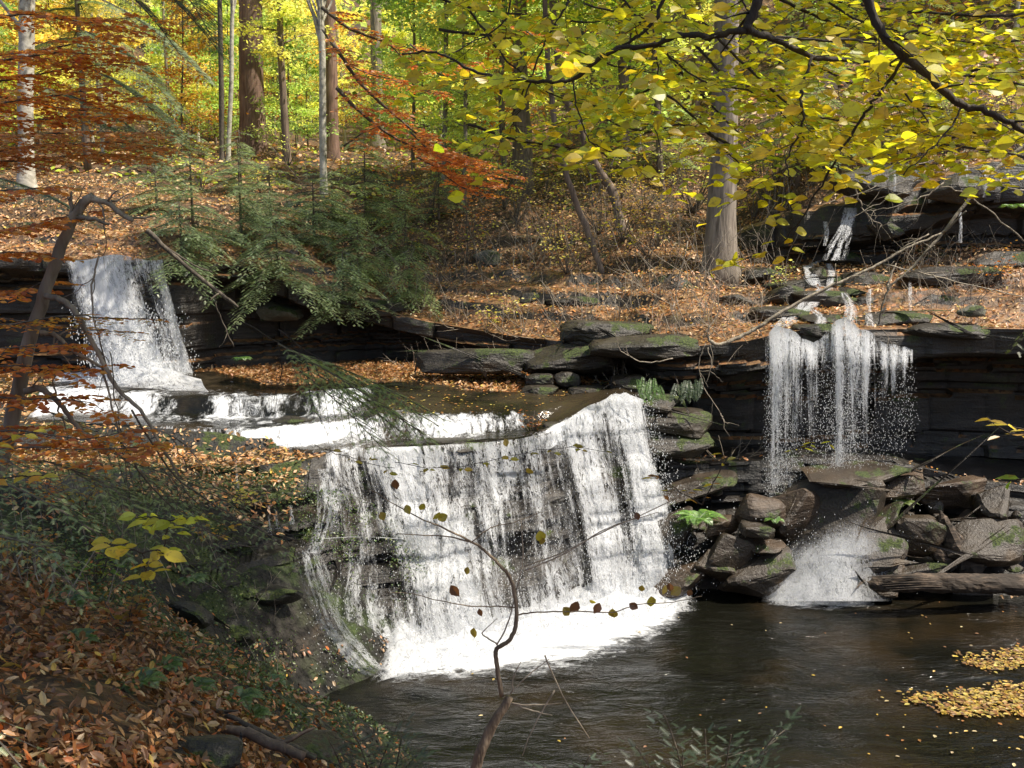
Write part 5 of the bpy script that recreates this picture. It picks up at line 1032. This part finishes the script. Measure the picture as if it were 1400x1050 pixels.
# ------------------------------------------------------------------ shrubs and brush
def bare(name, label, lines, rads, mat=M_twig_pale, cat='branch', sides=6, subs=0, seed=0, jit=.02, sl=(.2, .5), group=None):
    r = np.random.default_rng(seed); th = thing(name, lines[0][0], label, cat, group); mb = MB(); mb2 = MB(); any2 = False
    for i, (ln, rd) in enumerate(zip(lines, rads)):
        l2 = smooth_line(ln, 7, jit, seed + i); tube(mb, l2, np.interp(np.linspace(0, 1, len(l2)), np.linspace(0, 1, len(rd)), rd), sides, rough=.15, seed=i)
        for k in range(subs):
            j = r.integers(1, len(l2) - 1); t = l2[j] - l2[j - 1]; t /= np.linalg.norm(t) + 1e-9; d = t * .7 + rdir(1, 1, r)[0] * .8; L_ = r.uniform(*sl); d /= np.linalg.norm(d)
            q = np.linspace(0, 1, 7)[:, None]; pts = l2[j] + L_ * (q * d + np.array([[0, 0, -1]]) * q ** 2 * r.uniform(-.2, .4)) + np.cumsum(r.normal(0, .03 * L_, (7, 3)), 0) * (q > 0)
            tube(mb2, pts, np.linspace(rd[-1] * .8, rd[-1] * .3, 7), 4); any2 = True
    mb.build('stem', mat, th, smooth=True, usecol=False)
    if any2: mb2.build('twig', mat, th, smooth=True, usecol=False)
    return th
bare('arching_trunk', 'crooked grey brown trunk arching across the left edge before the upper left waterfall', [
    pl(8, (-15, 680), (8, 610), (32, 500), (60, 405), (85, 335), (108, 285), (128, 268)), pl(8, (120, 272), (145, 276), (165, 292), (182, 302)), pl(8, (95, 310), (98, 285), (98, 262)), pl(8, (128, 268), (140, 285), (143, 320)),
    pl(7.9, (35, 535), (55, 532), (75, 545), (100, 575), (120, 600), (148, 622), dY=-.1), pl(7.9, (62, 405), (85, 410), (105, 430), (130, 475), (160, 530), (195, 565), (215, 600), (245, 650), dY=-.3), pl(7.9, (55, 455), (75, 458), (100, 480), (145, 505)),
    pl(7.8, (140, 500), (150, 545), (165, 600), (178, 640), dY=-.2), pl(7.8, (135, 350), (126, 390), (128, 430), (145, 500))],
    [(.066, .05, .034), (.026, .016), (.02, .008), (.012, .005), (.03, .012), (.026, .010), (.022, .01), (.01, .004), (.008, .006)], M_bark_grey, 'tree', 10, 3, 3, .012)
bare('hanging_twigs', 'long bare twigs trailing from the arching trunk over the dark ledge', [
    pl(7.6, (180, 560), (240, 650), (310, 700), (350, 722), (405, 738)), pl(7.6, (160, 600), (230, 690), (330, 745), (400, 735)), pl(7.5, (150, 480), (160, 560), (172, 640), (180, 700)), pl(7.5, (220, 640), (270, 690), (310, 720)),
    pl(7.6, (235, 600), (260, 640), (300, 670), (350, 690))], [(.009, .005), (.007, .004), (.005, .003), (.005, .003), (.005, .002)], M_bark_twig, 'branch', 5, 5, 4, .02)
bare('fallen_branch', 'straight grey dead branch slanting down beside the upper left waterfall', [pl(17, (200, 315), (250, 360), (300, 400), (325, 420)), pl(17, (290, 395), (300, 430), (320, 475)), pl(17, (215, 330), (260, 360), (290, 372))], [(.045, .025), (.014, .008), (.018, .01)], M_bark_twig, 'branch', 8, 1, 5)
bare('fallen_branch', 'bare twiggy limb hanging over the stream in front of the hemlocks', [pl(9, (330, 440), (400, 480), (450, 520), (480, 560), (500, 600)), pl(9, (380, 470), (385, 510), (375, 545)), pl(9, (420, 500), (425, 545), (440, 580)), pl(9, (380, 450), (450, 500), (530, 540))], [(.007, .003)] * 4, M_bark_dark, 'branch', 5, 8, 6)
LNS = [pl(14, (971, 467), (982, 472), (1010, 461), (1040, 446), (1067, 427), (1122, 398), (1160, 381), (1205, 359), (1239, 340), (1290, 318)), pl(14, (1201, 443), (1207, 415), (1218, 391), (1242, 371), (1270, 340), (1297, 309), (1338, 254), (1400, 200), (1450, 170)),
       pl(14, (1208, 361), (1263, 374), (1331, 391), (1397, 405)), pl(14, (1275, 375), (1300, 400), (1320, 440)), pl(14, (971, 467), (968, 460), (975, 455)), pl(14, (1150, 395), (1180, 425), (1210, 455), (1225, 480))]
bare('dead_branch', 'long pale fallen branch bent across the top of the curtain waterfall', LNS, [(.030, .024, .014), (.012, .02, .03), (.012, .007), (.007, .004), (.02, .008), (.006, .003)], M_twig_pale, 'branch', 7, 4, 7, .02)
bare('dead_branch', 'tangle of pale bare twigs arching before the high right ledge', [
    pl(15, (1400, 330), (1330, 270), (1280, 255), (1220, 270), (1160, 300)), pl(15, (1330, 200), (1300, 215), (1240, 228), (1180, 262), (1120, 280)), pl(15, (1400, 215), (1350, 205), (1310, 185)), pl(15, (1290, 250), (1260, 270), (1215, 285), (1180, 290)), pl(15, (1165, 250), (1180, 285), (1200, 305), (1220, 308)),
    pl(15, (1270, 320), (1240, 335), (1215, 352)), pl(15, (1280, 210), (1255, 240), (1230, 250), (1190, 262)), pl(15, (1400, 260), (1360, 250), (1330, 230), (1290, 235))], [(.012, .005)] * 8, M_twig_pale, 'branch', 5, 7, 8, .04)
bare('vine', 'curled pale vine drooping over the ledge left of the curtain waterfall', [pl(19, (965, 470), (955, 500), (963, 530), (985, 565)), pl(19, (968, 475), (972, 500), (965, 525)), pl(19, (920, 490), (880, 495), (850, 480), (840, 455)), pl(19.5, (940, 330), (925, 400), (935, 440)), pl(19, (985, 565), (990, 575), (995, 580))], [(.012, .006)] * 5, M_twig_pale, 'vine', 5, 2, 9, .03)
def brush(label, u, v, n, w, h, seed, mat=M_twig_pale, rad=.010, tilt=.6, name='bare_shrub'):
    r = np.random.default_rng(seed); b = G(u, v, 14) if v < 520 else G(u, v); L0 = h * b[1] / F; lines = []
    for k in range(n):
        x = b[0] + r.normal(0, w * b[1] / F * .4); y = b[1] + r.normal(0, .35); p = np.array([x, y, float(surface(x, y)) - .05]); a = r.normal(0, tilt)
        e = p + L0 * r.uniform(.5, 1.1) * np.array([math.sin(a), r.normal(0, .3), math.cos(a)]); m = (p + e) / 2 + r.normal(0, .06, 3) * L0
        lines.append([p, m, e])
    th = bare(name, label, lines, [(rad, rad * .4)] * n, mat, 'shrub', 4, 3, seed, .01 * L0, (.12 * L0, .4 * L0)); return th
for i, (lab, u, v, n, w, h) in enumerate((('bare twig thicket on the leafy slope left of the big pale trunk', 820, 430, 26, 130, 60), ('straw coloured bare brush along the ledge edge below the slope', 680, 455, 26, 110, 50), ('bare shoots at the foot of the big pale trunk, right side', 1045, 390, 16, 60, 80),
        ('pale upright shoots left of the big pale trunk', 925, 400, 14, 60, 110), ('dry brush on the ledge lip under the big pale trunk', 910, 455, 30, 110, 50), ('bare shrub between the middle slope and the dark trunks', 720, 370, 18, 120, 70), ('bare shrub on the right hand leafy ledge', 1310, 410, 16, 90, 50),
        ('thin saplings beside the small bright cascade', 1075, 330, 12, 70, 120), ('scrubby bare stems under the yellow leaves far right', 1340, 230, 16, 90, 60), ('dry stems beside the hemlocks at the right of the recess', 590, 420, 14, 60, 60), ('bare stems below the reddish trunk', 415, 262, 8, 60, 70))):
    brush(lab, u, v, int(n * 1.6), w * 1.2, h, 300 + i)
brush('cluster of pale upright stems on the near left bank', 85, 815, 9, 70, 90, 330, rad=.010, tilt=.25)
brush('straight bare wands rising from the near left bank edge', 30, 800, 5, 50, 140, 331, rad=.010, tilt=.3)
bare('fallen_branch', 'dead grey branch lying along the near bank edge towards the pool', [pl(7.4, (185, 925), (225, 945), (280, 965), (335, 990), (400, 1022), (430, 1035), dY=-1.1)], [(.02, .018, .022)], M_bark_twig, 'branch', 8, 5, 11, .02, (.1, .3))
bare('fallen_branch', 'thicker brown limb half buried at the tip of the near bank', [pl(6.6, (300, 995), (340, 1003), (380, 1020), (415, 1034), dY=-.4)], [(.03, .04, .03)], M_bark_brown, 'branch', 9, 1, 12)
brush('straw coloured brush hanging over the ledge edge above the hanging ferns', 900, 480, 34, 90, 44, 360, rad=.008, tilt=1.0)
brush('brush tuft on the ledge just left of the curtain lip', 1000, 470, 34, 90, 44, 361, rad=.008, tilt=1.0)
brush('bare brush spilling over the middle ledge slabs', 760, 462, 34, 90, 44, 362, rad=.008, tilt=1.0)
brush('dry brush around the small mossy stone left on the slope', 600, 445, 34, 90, 44, 363, rad=.008, tilt=1.0)
brush('grassy dead stems behind the long pale fallen branch', 1000, 430, 34, 90, 44, 364, rad=.008, tilt=1.0)
# leafy shrubs
def shrub(label, u, v, h, n, leaf, cols, seed, wid=1.0, spread=.8, ymin=14, name='leafy_shrub', tpl=LEAF):
    r = np.random.default_rng(seed); b = G(u, v, ymin); H = h * b[1] / F; lines = []
    for k in range(n):
        a = r.uniform(0, 6.28); e = b + H * np.array([math.cos(a) * spread * r.random(), math.sin(a) * spread * r.random() * .6, r.uniform(.5, 1)]); lines.append([b - [0, 0, .05], (b + e) / 2 + r.normal(0, .05, 3) * H, e])
    return leafy_branch(name, label, lines, [(.008 + H * .004, .003)] * n, seed, leaf=leaf, every=H * .14, tl=(H * .15, H * .35), cols=cols, flat=.5, sub=0, nj=.5, skip=.3, mat=M_bark_twig, cat='shrub', wid=wid, step=leaf * .9, jit=.01, tpl=tpl)
for i, (lab, u, v, h, n, cols) in enumerate((('yellow leaved shrub on the middle slope among bare twigs', 775, 375, 80, 12, YEL), ('golden leaved shrub beneath the leaning dark trunks', 850, 330, 90, 12, [(.5, .34, .05), (.45, .28, .05)]), ('low yellow shrub at the foot of the slope by the ledge', 690, 440, 50, 8, YEL),
        ('green tinted shrub at the big pale trunk foot', 1070, 400, 40, 7, YGR), ('yellow bush below the reddish trunk', 480, 262, 60, 8, YEL), ('rusty leaved bush left of the middle dark trunks', 640, 330, 80, 10, ORG), ('yellow green bush below the thickest brown trunk', 275, 262, 60, 8, YEL + YGR),
        ('pale yellow bush far right above the high ledge', 1150, 235, 60, 8, YEL), ('small yellow green plant hanging on the ledge edge left of centre', 665, 470, 40, 5, YEL), ('dull olive bush at the left of the big pale trunk', 900, 340, 70, 9, [(.3, .26, .06), (.4, .3, .06)]),
        ('brown leaved low bush at the right ledge end', 1360, 395, 50, 8, ORG), ('yellow leaved sapling left of the thickest brown trunk', 215, 240, 110, 9, YEL))):
    shrub(lab, u, v, h, n, .085, cols, 400 + i)
shrub('small orange leaved clump on the rock between the two lips of the widest waterfall', 727, 592, 36, 9, .07, [(.5, .17, .04), (.55, .28, .06), (.35, .1, .03)], 420, ymin=17.5)
BL = dict(leaf=.115, every=.05, tl=(.04, .09), sub=0, wid=.85, nj=.45, tpl=LEAFN, step=.05, plane=PO)
leafy_branch('yellow_sprig', 'broad yellow green leaved sprig over the near bank', [pl(5.6, (225, 760), (228, 730), (232, 712)), pl(5.6, (232, 712), (205, 706), (185, 708)), pl(5.5, (232, 712), (255, 708), (272, 712))], [(.005, .003)] * 3, 421, cols=[(.62, .66, .06), (.52, .58, .05)], **BL)
leafy_branch('yellow_sprig', 'second broad leaved sprig just below, turning golden', [pl(5.2, (200, 800), (198, 775), (195, 756)), pl(5.2, (195, 756), (165, 748), (142, 742)), pl(5.1, (195, 756), (215, 752), (228, 758))], [(.005, .003)] * 3, 422, cols=[(.70, .60, .06), (.66, .50, .06)], **BL)
leafy_branch('yellow_sprig', 'yellow leaf cluster low at the left edge under the arching trunk', [pl(5.0, (-20, 610), (10, 600), (40, 592)), pl(5.2, (-20, 655), (20, 652), (60, 650))], [(.005, .003)] * 2, 429, leaf=.10, every=.05, tl=(.04, .09), sub=0, wid=.8, nj=.45, tpl=LEAFN, step=.05, plane=PO, cols=[(.64, .56, .06), (.62, .36, .06)])
shrub('orange yellow leaf clump along the near bank crest', 110, 700, 50, 7, .12, [(.5, .34, .05), (.4, .2, .04)], 423, .8, 1.2, 8)
leafy_branch('yellow_sprig', 'yellow and brown leaved sprig reaching in front of the right lip of the widest waterfall', [pl(6, (960, 690), (930, 672), (905, 655), (890, 650)), pl(6, (960, 690), (985, 640), (1000, 620))], [(.004, .002)] * 2, 424, leaf=.07, every=.07, tl=(.06, .14), cols=[(.6, .52, .05), (.4, .2, .05)], sub=0, wid=.6)
leafy_branch('yellow_sprig', 'small yellow leaves floating in front of the curtain waterfall', [pl(6, (1140, 600), (1110, 606), (1085, 615)), pl(6, (1120, 598), (1100, 608))], [(.003, .0015)] * 2, 425, leaf=.07, every=.06, tl=(.04, .08), cols=[(.62, .6, .06)], sub=0, wid=.5)
leafy_branch('yellow_sprig', 'drooping yellow brown leaf cluster at the right edge', [pl(4.5, (1440, 600), (1400, 588), (1370, 578)), pl(4.5, (1420, 590), (1380, 592), (1350, 570))], [(.004, .002)] * 2, 426, leaf=.09, every=.07, tl=(.04, .09), cols=[(.55, .42, .08), (.5, .34, .06)], sub=0, wid=.6)
leafy_branch('green_sprig', 'pointed green leaves at the right edge low down', [pl(3.5, (1440, 650), (1415, 650), (1390, 655))], [(.003, .0015)], 427, leaf=.10, every=.05, tl=(.03, .06), cols=[(.25, .42, .05)], sub=0, wid=.7, nj=.8, plane=PN)
leafy_branch('yellow_twig', 'thin twig with a row of yellow green leaves before the widest waterfall', [pl(5.5, (540, 632), (600, 640), (660, 632), (720, 618), (780, 612), (840, 618)), pl(5.5, (430, 608), (460, 620), (500, 632), (540, 640))], [(.002, .0015)] * 2, 428, leaf=.055, every=.11, tl=(.04, .08), cols=[(.48, .46, .05), (.5, .4, .05)], sub=0, wid=.9, plane=PN)
# more growth on the slope and near bank
for i, (lab, u, v, h, n, cols, ym) in enumerate((('yellow green bush on top of the high right ledge', 1290, 205, 70, 9, YGR, 20), ('golden bush at the right edge on top of the high ledge', 1375, 180, 80, 9, YEL, 20), ('green leaved bush behind the small bright cascade', 1110, 255, 80, 9, YGR, 20),
        ('tall yellow green sapling right of the big pale trunk', 1060, 300, 150, 9, YGR, 20), ('tall yellow sapling between the leaning trunks', 810, 280, 140, 9, YEL, 20), ('green and yellow thicket left of the big pale trunk', 945, 290, 110, 10, YGR, 20), ('rust leaved bush under the reddish trunk', 545, 285, 70, 8, ORG, 20),
        ('yellow thicket behind the middle slope', 690, 285, 90, 10, YEL, 20), ('dry golden bush on the slope crest by the dark kinked trunk', 880, 290, 80, 9, [(.55, .38, .06), (.6, .46, .08)], 20), ('pale gold bush at the left of the sunny birch stones', 355, 262, 50, 7, YEL, 20), ('bright bush right of the thickest brown trunk', 395, 225, 60, 8, YGR, 20))):
    shrub(lab, u, v, h, n, .10, cols, 450 + i, ymin=ym)
for i, (lab, u, v, h, n, cols, ym) in enumerate((('orange and yellow leaved undergrowth at the left edge of the near bank', 30, 790, 90, 8, [(.5, .24, .05), (.55, .4, .06)], 6), ('green leaved undergrowth beside the pale upright stems', 130, 800, 60, 7, [(.16, .28, .05), (.3, .36, .05)], 6), ('golden leaf clump above the mossy dark block', 290, 750, 50, 6, [(.6, .42, .06), (.5, .26, .05)], 8),
        ('small yellow leaved plant on the ledge left of the widest waterfall', 330, 700, 40, 6, YEL, 9), ('orange leaved low bush on the left bank crest under the arching trunk', 60, 700, 70, 8, ORG, 8), ('rusty undergrowth in the hollow of the near bank', 170, 860, 50, 7, [(.4, .16, .04), (.3, .2, .05)], 6))):
    shrub(lab, u, v, h, n, .09, cols, 470 + i, ymin=ym)
hem_bough('shaded hemlock sprays tangled in front of the left dark ledges', [(P(60, 560, 8.5), P(250, 640, 8.2), .008), (P(120, 600, 8.6), P(330, 700, 8.3), .008), (P(90, 640, 8.2), P(260, 720, 8), .008), (P(200, 640, 8.8), P(420, 690, 8.6), .006)], 70, fr=.085)
brush('dead twiggy brush on the crest of the near left bank', 150, 720, 22, 160, 70, 341, rad=.007); brush('bare twigs poking from the dark bank beside the rivulet', 350, 830, 14, 100, 60, 342, rad=.006)
r = np.random.default_rng(99)
SPOT = [(560, 330), (620, 300), (660, 320), (700, 350), (740, 300), (780, 330), (830, 360), (870, 300), (900, 380), (940, 330), (1040, 320), (1070, 290), (1110, 300), (1180, 225), (1230, 200), (1290, 190), (1350, 200), (1250, 390), (1340, 400), (1290, 360), (600, 380), (560, 400), (660, 390), (1000, 430), (860, 430), (1380, 250), (1320, 215)]
for k, (u, v) in enumerate(SPOT):
    th_ = brush('leafless thin stemmed bush in the tangle covering the slope behind the falls', u + r.normal(0, 12), v + r.normal(0, 8), 16, 80, r.uniform(50, 110), 700 + k, mat=M_twig_pale if k % 2 else M_bark_twig, rad=.008, tilt=.8); th_['group'] = 'bare bushes on the slope'
for k, (u, v) in enumerate([(590, 300), (640, 360), (705, 310), (760, 345), (820, 320), (885, 350), (950, 290), (1030, 300), (1085, 345), (1130, 240), (1200, 215), (1265, 225), (1330, 190), (1390, 210), (1000, 260), (850, 270), (745, 270), (560, 360), (1060, 250), (930, 250)]):
    th_ = shrub('sparse olive and gold leaved bush in the tangle covering the slope behind the falls', u, v, r.uniform(50, 110), 8, .10, [(.52, .48, .07), (.44, .44, .08), (.58, .42, .07), (.38, .40, .10)], 740 + k, ymin=19.8); th_['group'] = 'gold leaved bushes on the slope'
# small rubble between the boulders
r = np.random.default_rng(88)
for k in range(46):
    u = r.uniform(925, 1390); v = r.uniform(660, 800) if u < 1060 else r.uniform(655, 700) if u < 1230 else r.uniform(680, 785); w_ = r.uniform(14, 34)
    rk('small brown rubble stone wedged among the boulders below the curtain waterfall', u, v, w_, w_ * r.uniform(.4, .8), 19.9 - (v - 650) / 150 * 1.45 - r.random() * .15, M_rock, tilt=r.normal(0, .3), rot=r.random() * 3, group='rubble stones among the boulders')
# dead sapling in front of the widest waterfall
Y0 = 4.3
DS = bare('dead_sapling', 'broken dead sapling with curved wiry stems standing before the widest waterfall', [
    pl(Y0, (640, 1090), (655, 1035), (672, 995), (697, 953)), pl(Y0, (686, 952), (679, 909), (679, 887), (697, 875), (706, 848), (704, 813), (697, 789), (683, 772), (662, 752), (645, 741), (607, 722), (577, 710)),
    pl(Y0, (645, 741), (611, 734), (542, 730)), pl(Y0, (706, 841), (734, 837), (789, 836), (837, 837), (871, 827), (913, 824), (960, 815)), pl(Y0, (706, 831), (686, 829), (645, 829), (604, 822), (563, 812), (529, 810)), pl(Y0, (577, 710), (540, 690), (500, 665)),
    pl(Y0, (645, 741), (670, 722), (700, 715), (740, 700))], [(.029, .026, .024, .018), (.011, .010, .009, .006, .003), (.004, .002), (.004, .0025, .0015), (.0035, .0015), (.003, .0015), (.003, .0015)], M_sap, 'sapling', 9, 0, 13, .004)
mb = MB()
for pts in (((679, 882), (693, 855), (707, 803), (715, 759), (712, 711)), ((717, 774), (769, 755), (820, 729), (902, 692), (960, 662)), ((717, 780), (775, 755), (830, 722), (900, 700)), ((698, 948), (720, 925), (751, 901)), ((701, 946), (702, 927), (712, 905)), ((700, 961), (721, 964), (769, 961)), ((701, 962), (730, 972), (755, 978)),
            ((745, 896), (769, 950), (806, 1009)), ((758, 944), (740, 975), (724, 1005), (714, 1033)), ((679, 880), (660, 868), (662, 862), (680, 845))):
    l2 = smooth_line(pl(Y0, *pts), 6, .003, int(pts[0][0])); tube(mb, l2, np.linspace(.0042, .0018, len(l2)), 5)
mb.build('pale_twig', M_twig_pale, DS, smooth=True, usecol=False)
mb = MB(); r = np.random.default_rng(14); lp = [(555, 690), (580, 688), (602, 700), (612, 704), (640, 775), (616, 800), (648, 858), (655, 832), (770, 830), (790, 822), (806, 820), (820, 824), (837, 832), (860, 825), (878, 800), (890, 815), (910, 800), (915, 797), (931, 803), (945, 806), (720, 640), (738, 725), (742, 735), (870, 700), (690, 600), (540, 655), (520, 700)]
C = np.array([P(u, v, Y0) for u, v in lp]); m = len(C); cols = np.array([(.42, .36, .05) if i < 4 or i in (10, 15, 21) else (.16, .07, .04) if i % 2 else (.34, .26, .06) for i in range(m)])
add_leaves(mb, C, np.stack([r.normal(0, .5, m), r.normal(0, .2, m), -np.ones(m) * .8], 1), np.stack([r.normal(0, .6, m), -np.ones(m), r.normal(0, .5, m)], 1), r.uniform(.035, .065, m), cols, LEAFN, 1.2)
mb.build('leaves', M_leaf, DS)
# ------------------------------------------------------------------ ferns
def fern(label, c, n, L0, seed, cols=((.16, .30, .05), (.22, .36, .06)), up_=.6, hang=False):
    r = np.random.default_rng(seed); th = thing('fern', c, label, 'fern'); mbw, mb = MB(), MB(); c = np.asarray(c, float)
    for k in range(n):
        a = 2 * np.pi * k / n + r.random() * .6; L_ = L0 * r.uniform(.7, 1.1); q = np.linspace(0, 1, 24)
        if hang: pts = c + np.stack([r.normal(0, L0 * .45) + .3 * L_ * math.cos(a) * q, -.25 * L_ * np.sqrt(q), -L_ * q + r.normal(0, .05)], 1)
        else: pts = c + np.stack([math.cos(a) * L_ * q * .85, math.sin(a) * L_ * q * .85, L_ * (up_ * q * 1.3 - .75 * q * q)], 1)
        tube(mbw, pts, .002, 3, col=(.10, .15, .04)); t = np.gradient(pts, axis=0); t /= np.linalg.norm(t, axis=1)[:, None]
        sd = np.cross(t, [0, 0, 1] if not hang else [0, -1, 0]); sd /= np.linalg.norm(sd, axis=1)[:, None] + 1e-9; nn = np.cross(sd, t)
        for s in (1, -1):
            w = L_ * (.16 if hang else .26) * np.sin(np.pi * (q * .86 + .14)) + .01; add_leaves(mb, pts, sd * s + t * .35, nn + r.normal(0, .15, nn.shape), w, pal(24, cols, None, .3, r), LEAFT, .5)
    mbw.build('stem', M_needle, th); mb.build('frond', M_needle, th)
BF = ((.13, .28, .05), (.20, .36, .06))
for i, (lab, u, v, Y, n, L0, c_, hg) in enumerate((('bright green fern on the rocks right of the widest waterfall', 955, 712, 18.5, 16, .62, BF, False), ('small bright fern on the boulder beside the squarish rock', 1060, 712, 18.3, 10, .28, BF, False), ('green fern tuft hanging below the middle ledge', 888, 522, 20.0, 11, .42, ((.14, .28, .05), (.18, .34, .06)), True),
        ('darker ferns hanging under the ledge beside the bright tuft', 935, 524, 20.1, 16, .38, ((.05, .10, .03), (.08, .14, .035)), True), ('little fern at the stream side below the hanging tuft', 880, 550, 20, 8, .2, BF, False), ('bright little fern on the leafy ledge at the far side of the stream', 330, 492, 21.8, 9, .3, BF, False),
        ('small fern beside the slanted slab', 1235, 690, 19.0, 8, .35, ((.15, .22, .05), (.2, .26, .05)), False), ('green fern at the edge of the high right ledge', 1385, 285, 22, 9, .4, BF, False))):
    fern(lab, P(u, v, Y), n, L0, 600 + i, c_, hang=hg)
for i, (lab, u, v, n, L0) in enumerate((('fern on the near bank below the dark mossy block', 265, 945, 12, .26), ('fern drooping at the bank edge near the grey branch', 325, 960, 12, .28), ('fern tucked against the long grey stone', 105, 880, 10, .26), ('dark fern on the near bank crest', 190, 935, 12, .24),
        ('fern at the bank edge above the fallen branch tip', 372, 935, 10, .26), ('low fern nearest the pool corner', 345, 980, 12, .22), ('fern high on the near left bank beside pale stems', 90, 830, 10, .34), ('fern sprouting beside the mossy dark block', 265, 800, 10, .3), ('small fern among orange leaves on the middle of the bank', 225, 915, 9, .24))):
    g = G(u, v); fern(lab, g, n, L0, 620 + i, ((.07, .15, .03), (.12, .22, .04)))
n = 420; X = rng.uniform(-2.5, 2.3, n); Y = c1y(X) + rng.uniform(1.3, 4.2, n); k_ = (stream_mask(X, Y) > .05) & (rng.random(n) < .75); X, Y = X[k_], Y[k_]
flat_leaves('floating_leaves', X, Y, shelf(X, Y) + .065, rng.uniform(.04, .09, len(X)), pal(len(X), [(.5, .34, .06), (.42, .2, .05), (.3, .15, .05), (.56, .44, .12)], None, .3), 'yellow and brown leaves speckling the brown shallows above the widest waterfall', 'floating leaves')
EXPO = 0.58
# ------------------------------------------------------------------ camera, light, world
cd = bpy.data.cameras.new('camera'); cam = bpy.data.objects.new('camera', cd); COL.objects.link(cam); sc.camera = cam
cam.location = (0, 0, CZ); cam.rotation_euler = (R(90) - TILT, 0, 0)
cd.sensor_width = 36; cd.lens = 36 * F / 1400; cd.clip_end = 600; cd.clip_start = .1
SUN = Vector((.62, -.12, 1.0)).normalized()
sd = bpy.data.lights.new('sun', 'SUN'); sd.energy = 5.0; sd.angle = R(.5); sd.color = (1, .91, .77)
so = bpy.data.objects.new('sun', sd); COL.objects.link(so); so.rotation_euler = SUN.to_track_quat('Z', 'Y').to_euler()
w = bpy.data.worlds.new('World'); sc.world = w; w.use_nodes = True; nt = w.node_tree
bg = nt.nodes['Background']; sk = nt.nodes.new('ShaderNodeTexSky'); sk.sky_type = 'NISHITA'; sk.sun_disc = False
sk.sun_elevation = math.asin(SUN.z); sk.sun_rotation = math.atan2(SUN.x, SUN.y); sk.air_density = 1.0; sk.dust_density = 2.5
nt.links.new(sk.outputs[0], bg.inputs[0]); bg.inputs[1].default_value = .12
sc.view_settings.view_transform = 'Standard'; sc.view_settings.look = 'None'; sc.view_settings.gamma = 1; sc.view_settings.exposure = EXPO
cy = sc.cycles; cy.use_denoising = True; cy.max_bounces = 6; cy.diffuse_bounces = 3; cy.glossy_bounces = 2; cy.transmission_bounces = 3; cy.transparent_max_bounces = 10
cy.caustics_reflective = False; cy.caustics_refractive = False; cy.sample_clamp_indirect = 4
try: cy.denoiser = 'OPENIMAGEDENOISE'; cy.denoising_input_passes = 'RGB_ALBEDO_NORMAL'
except Exception: pass
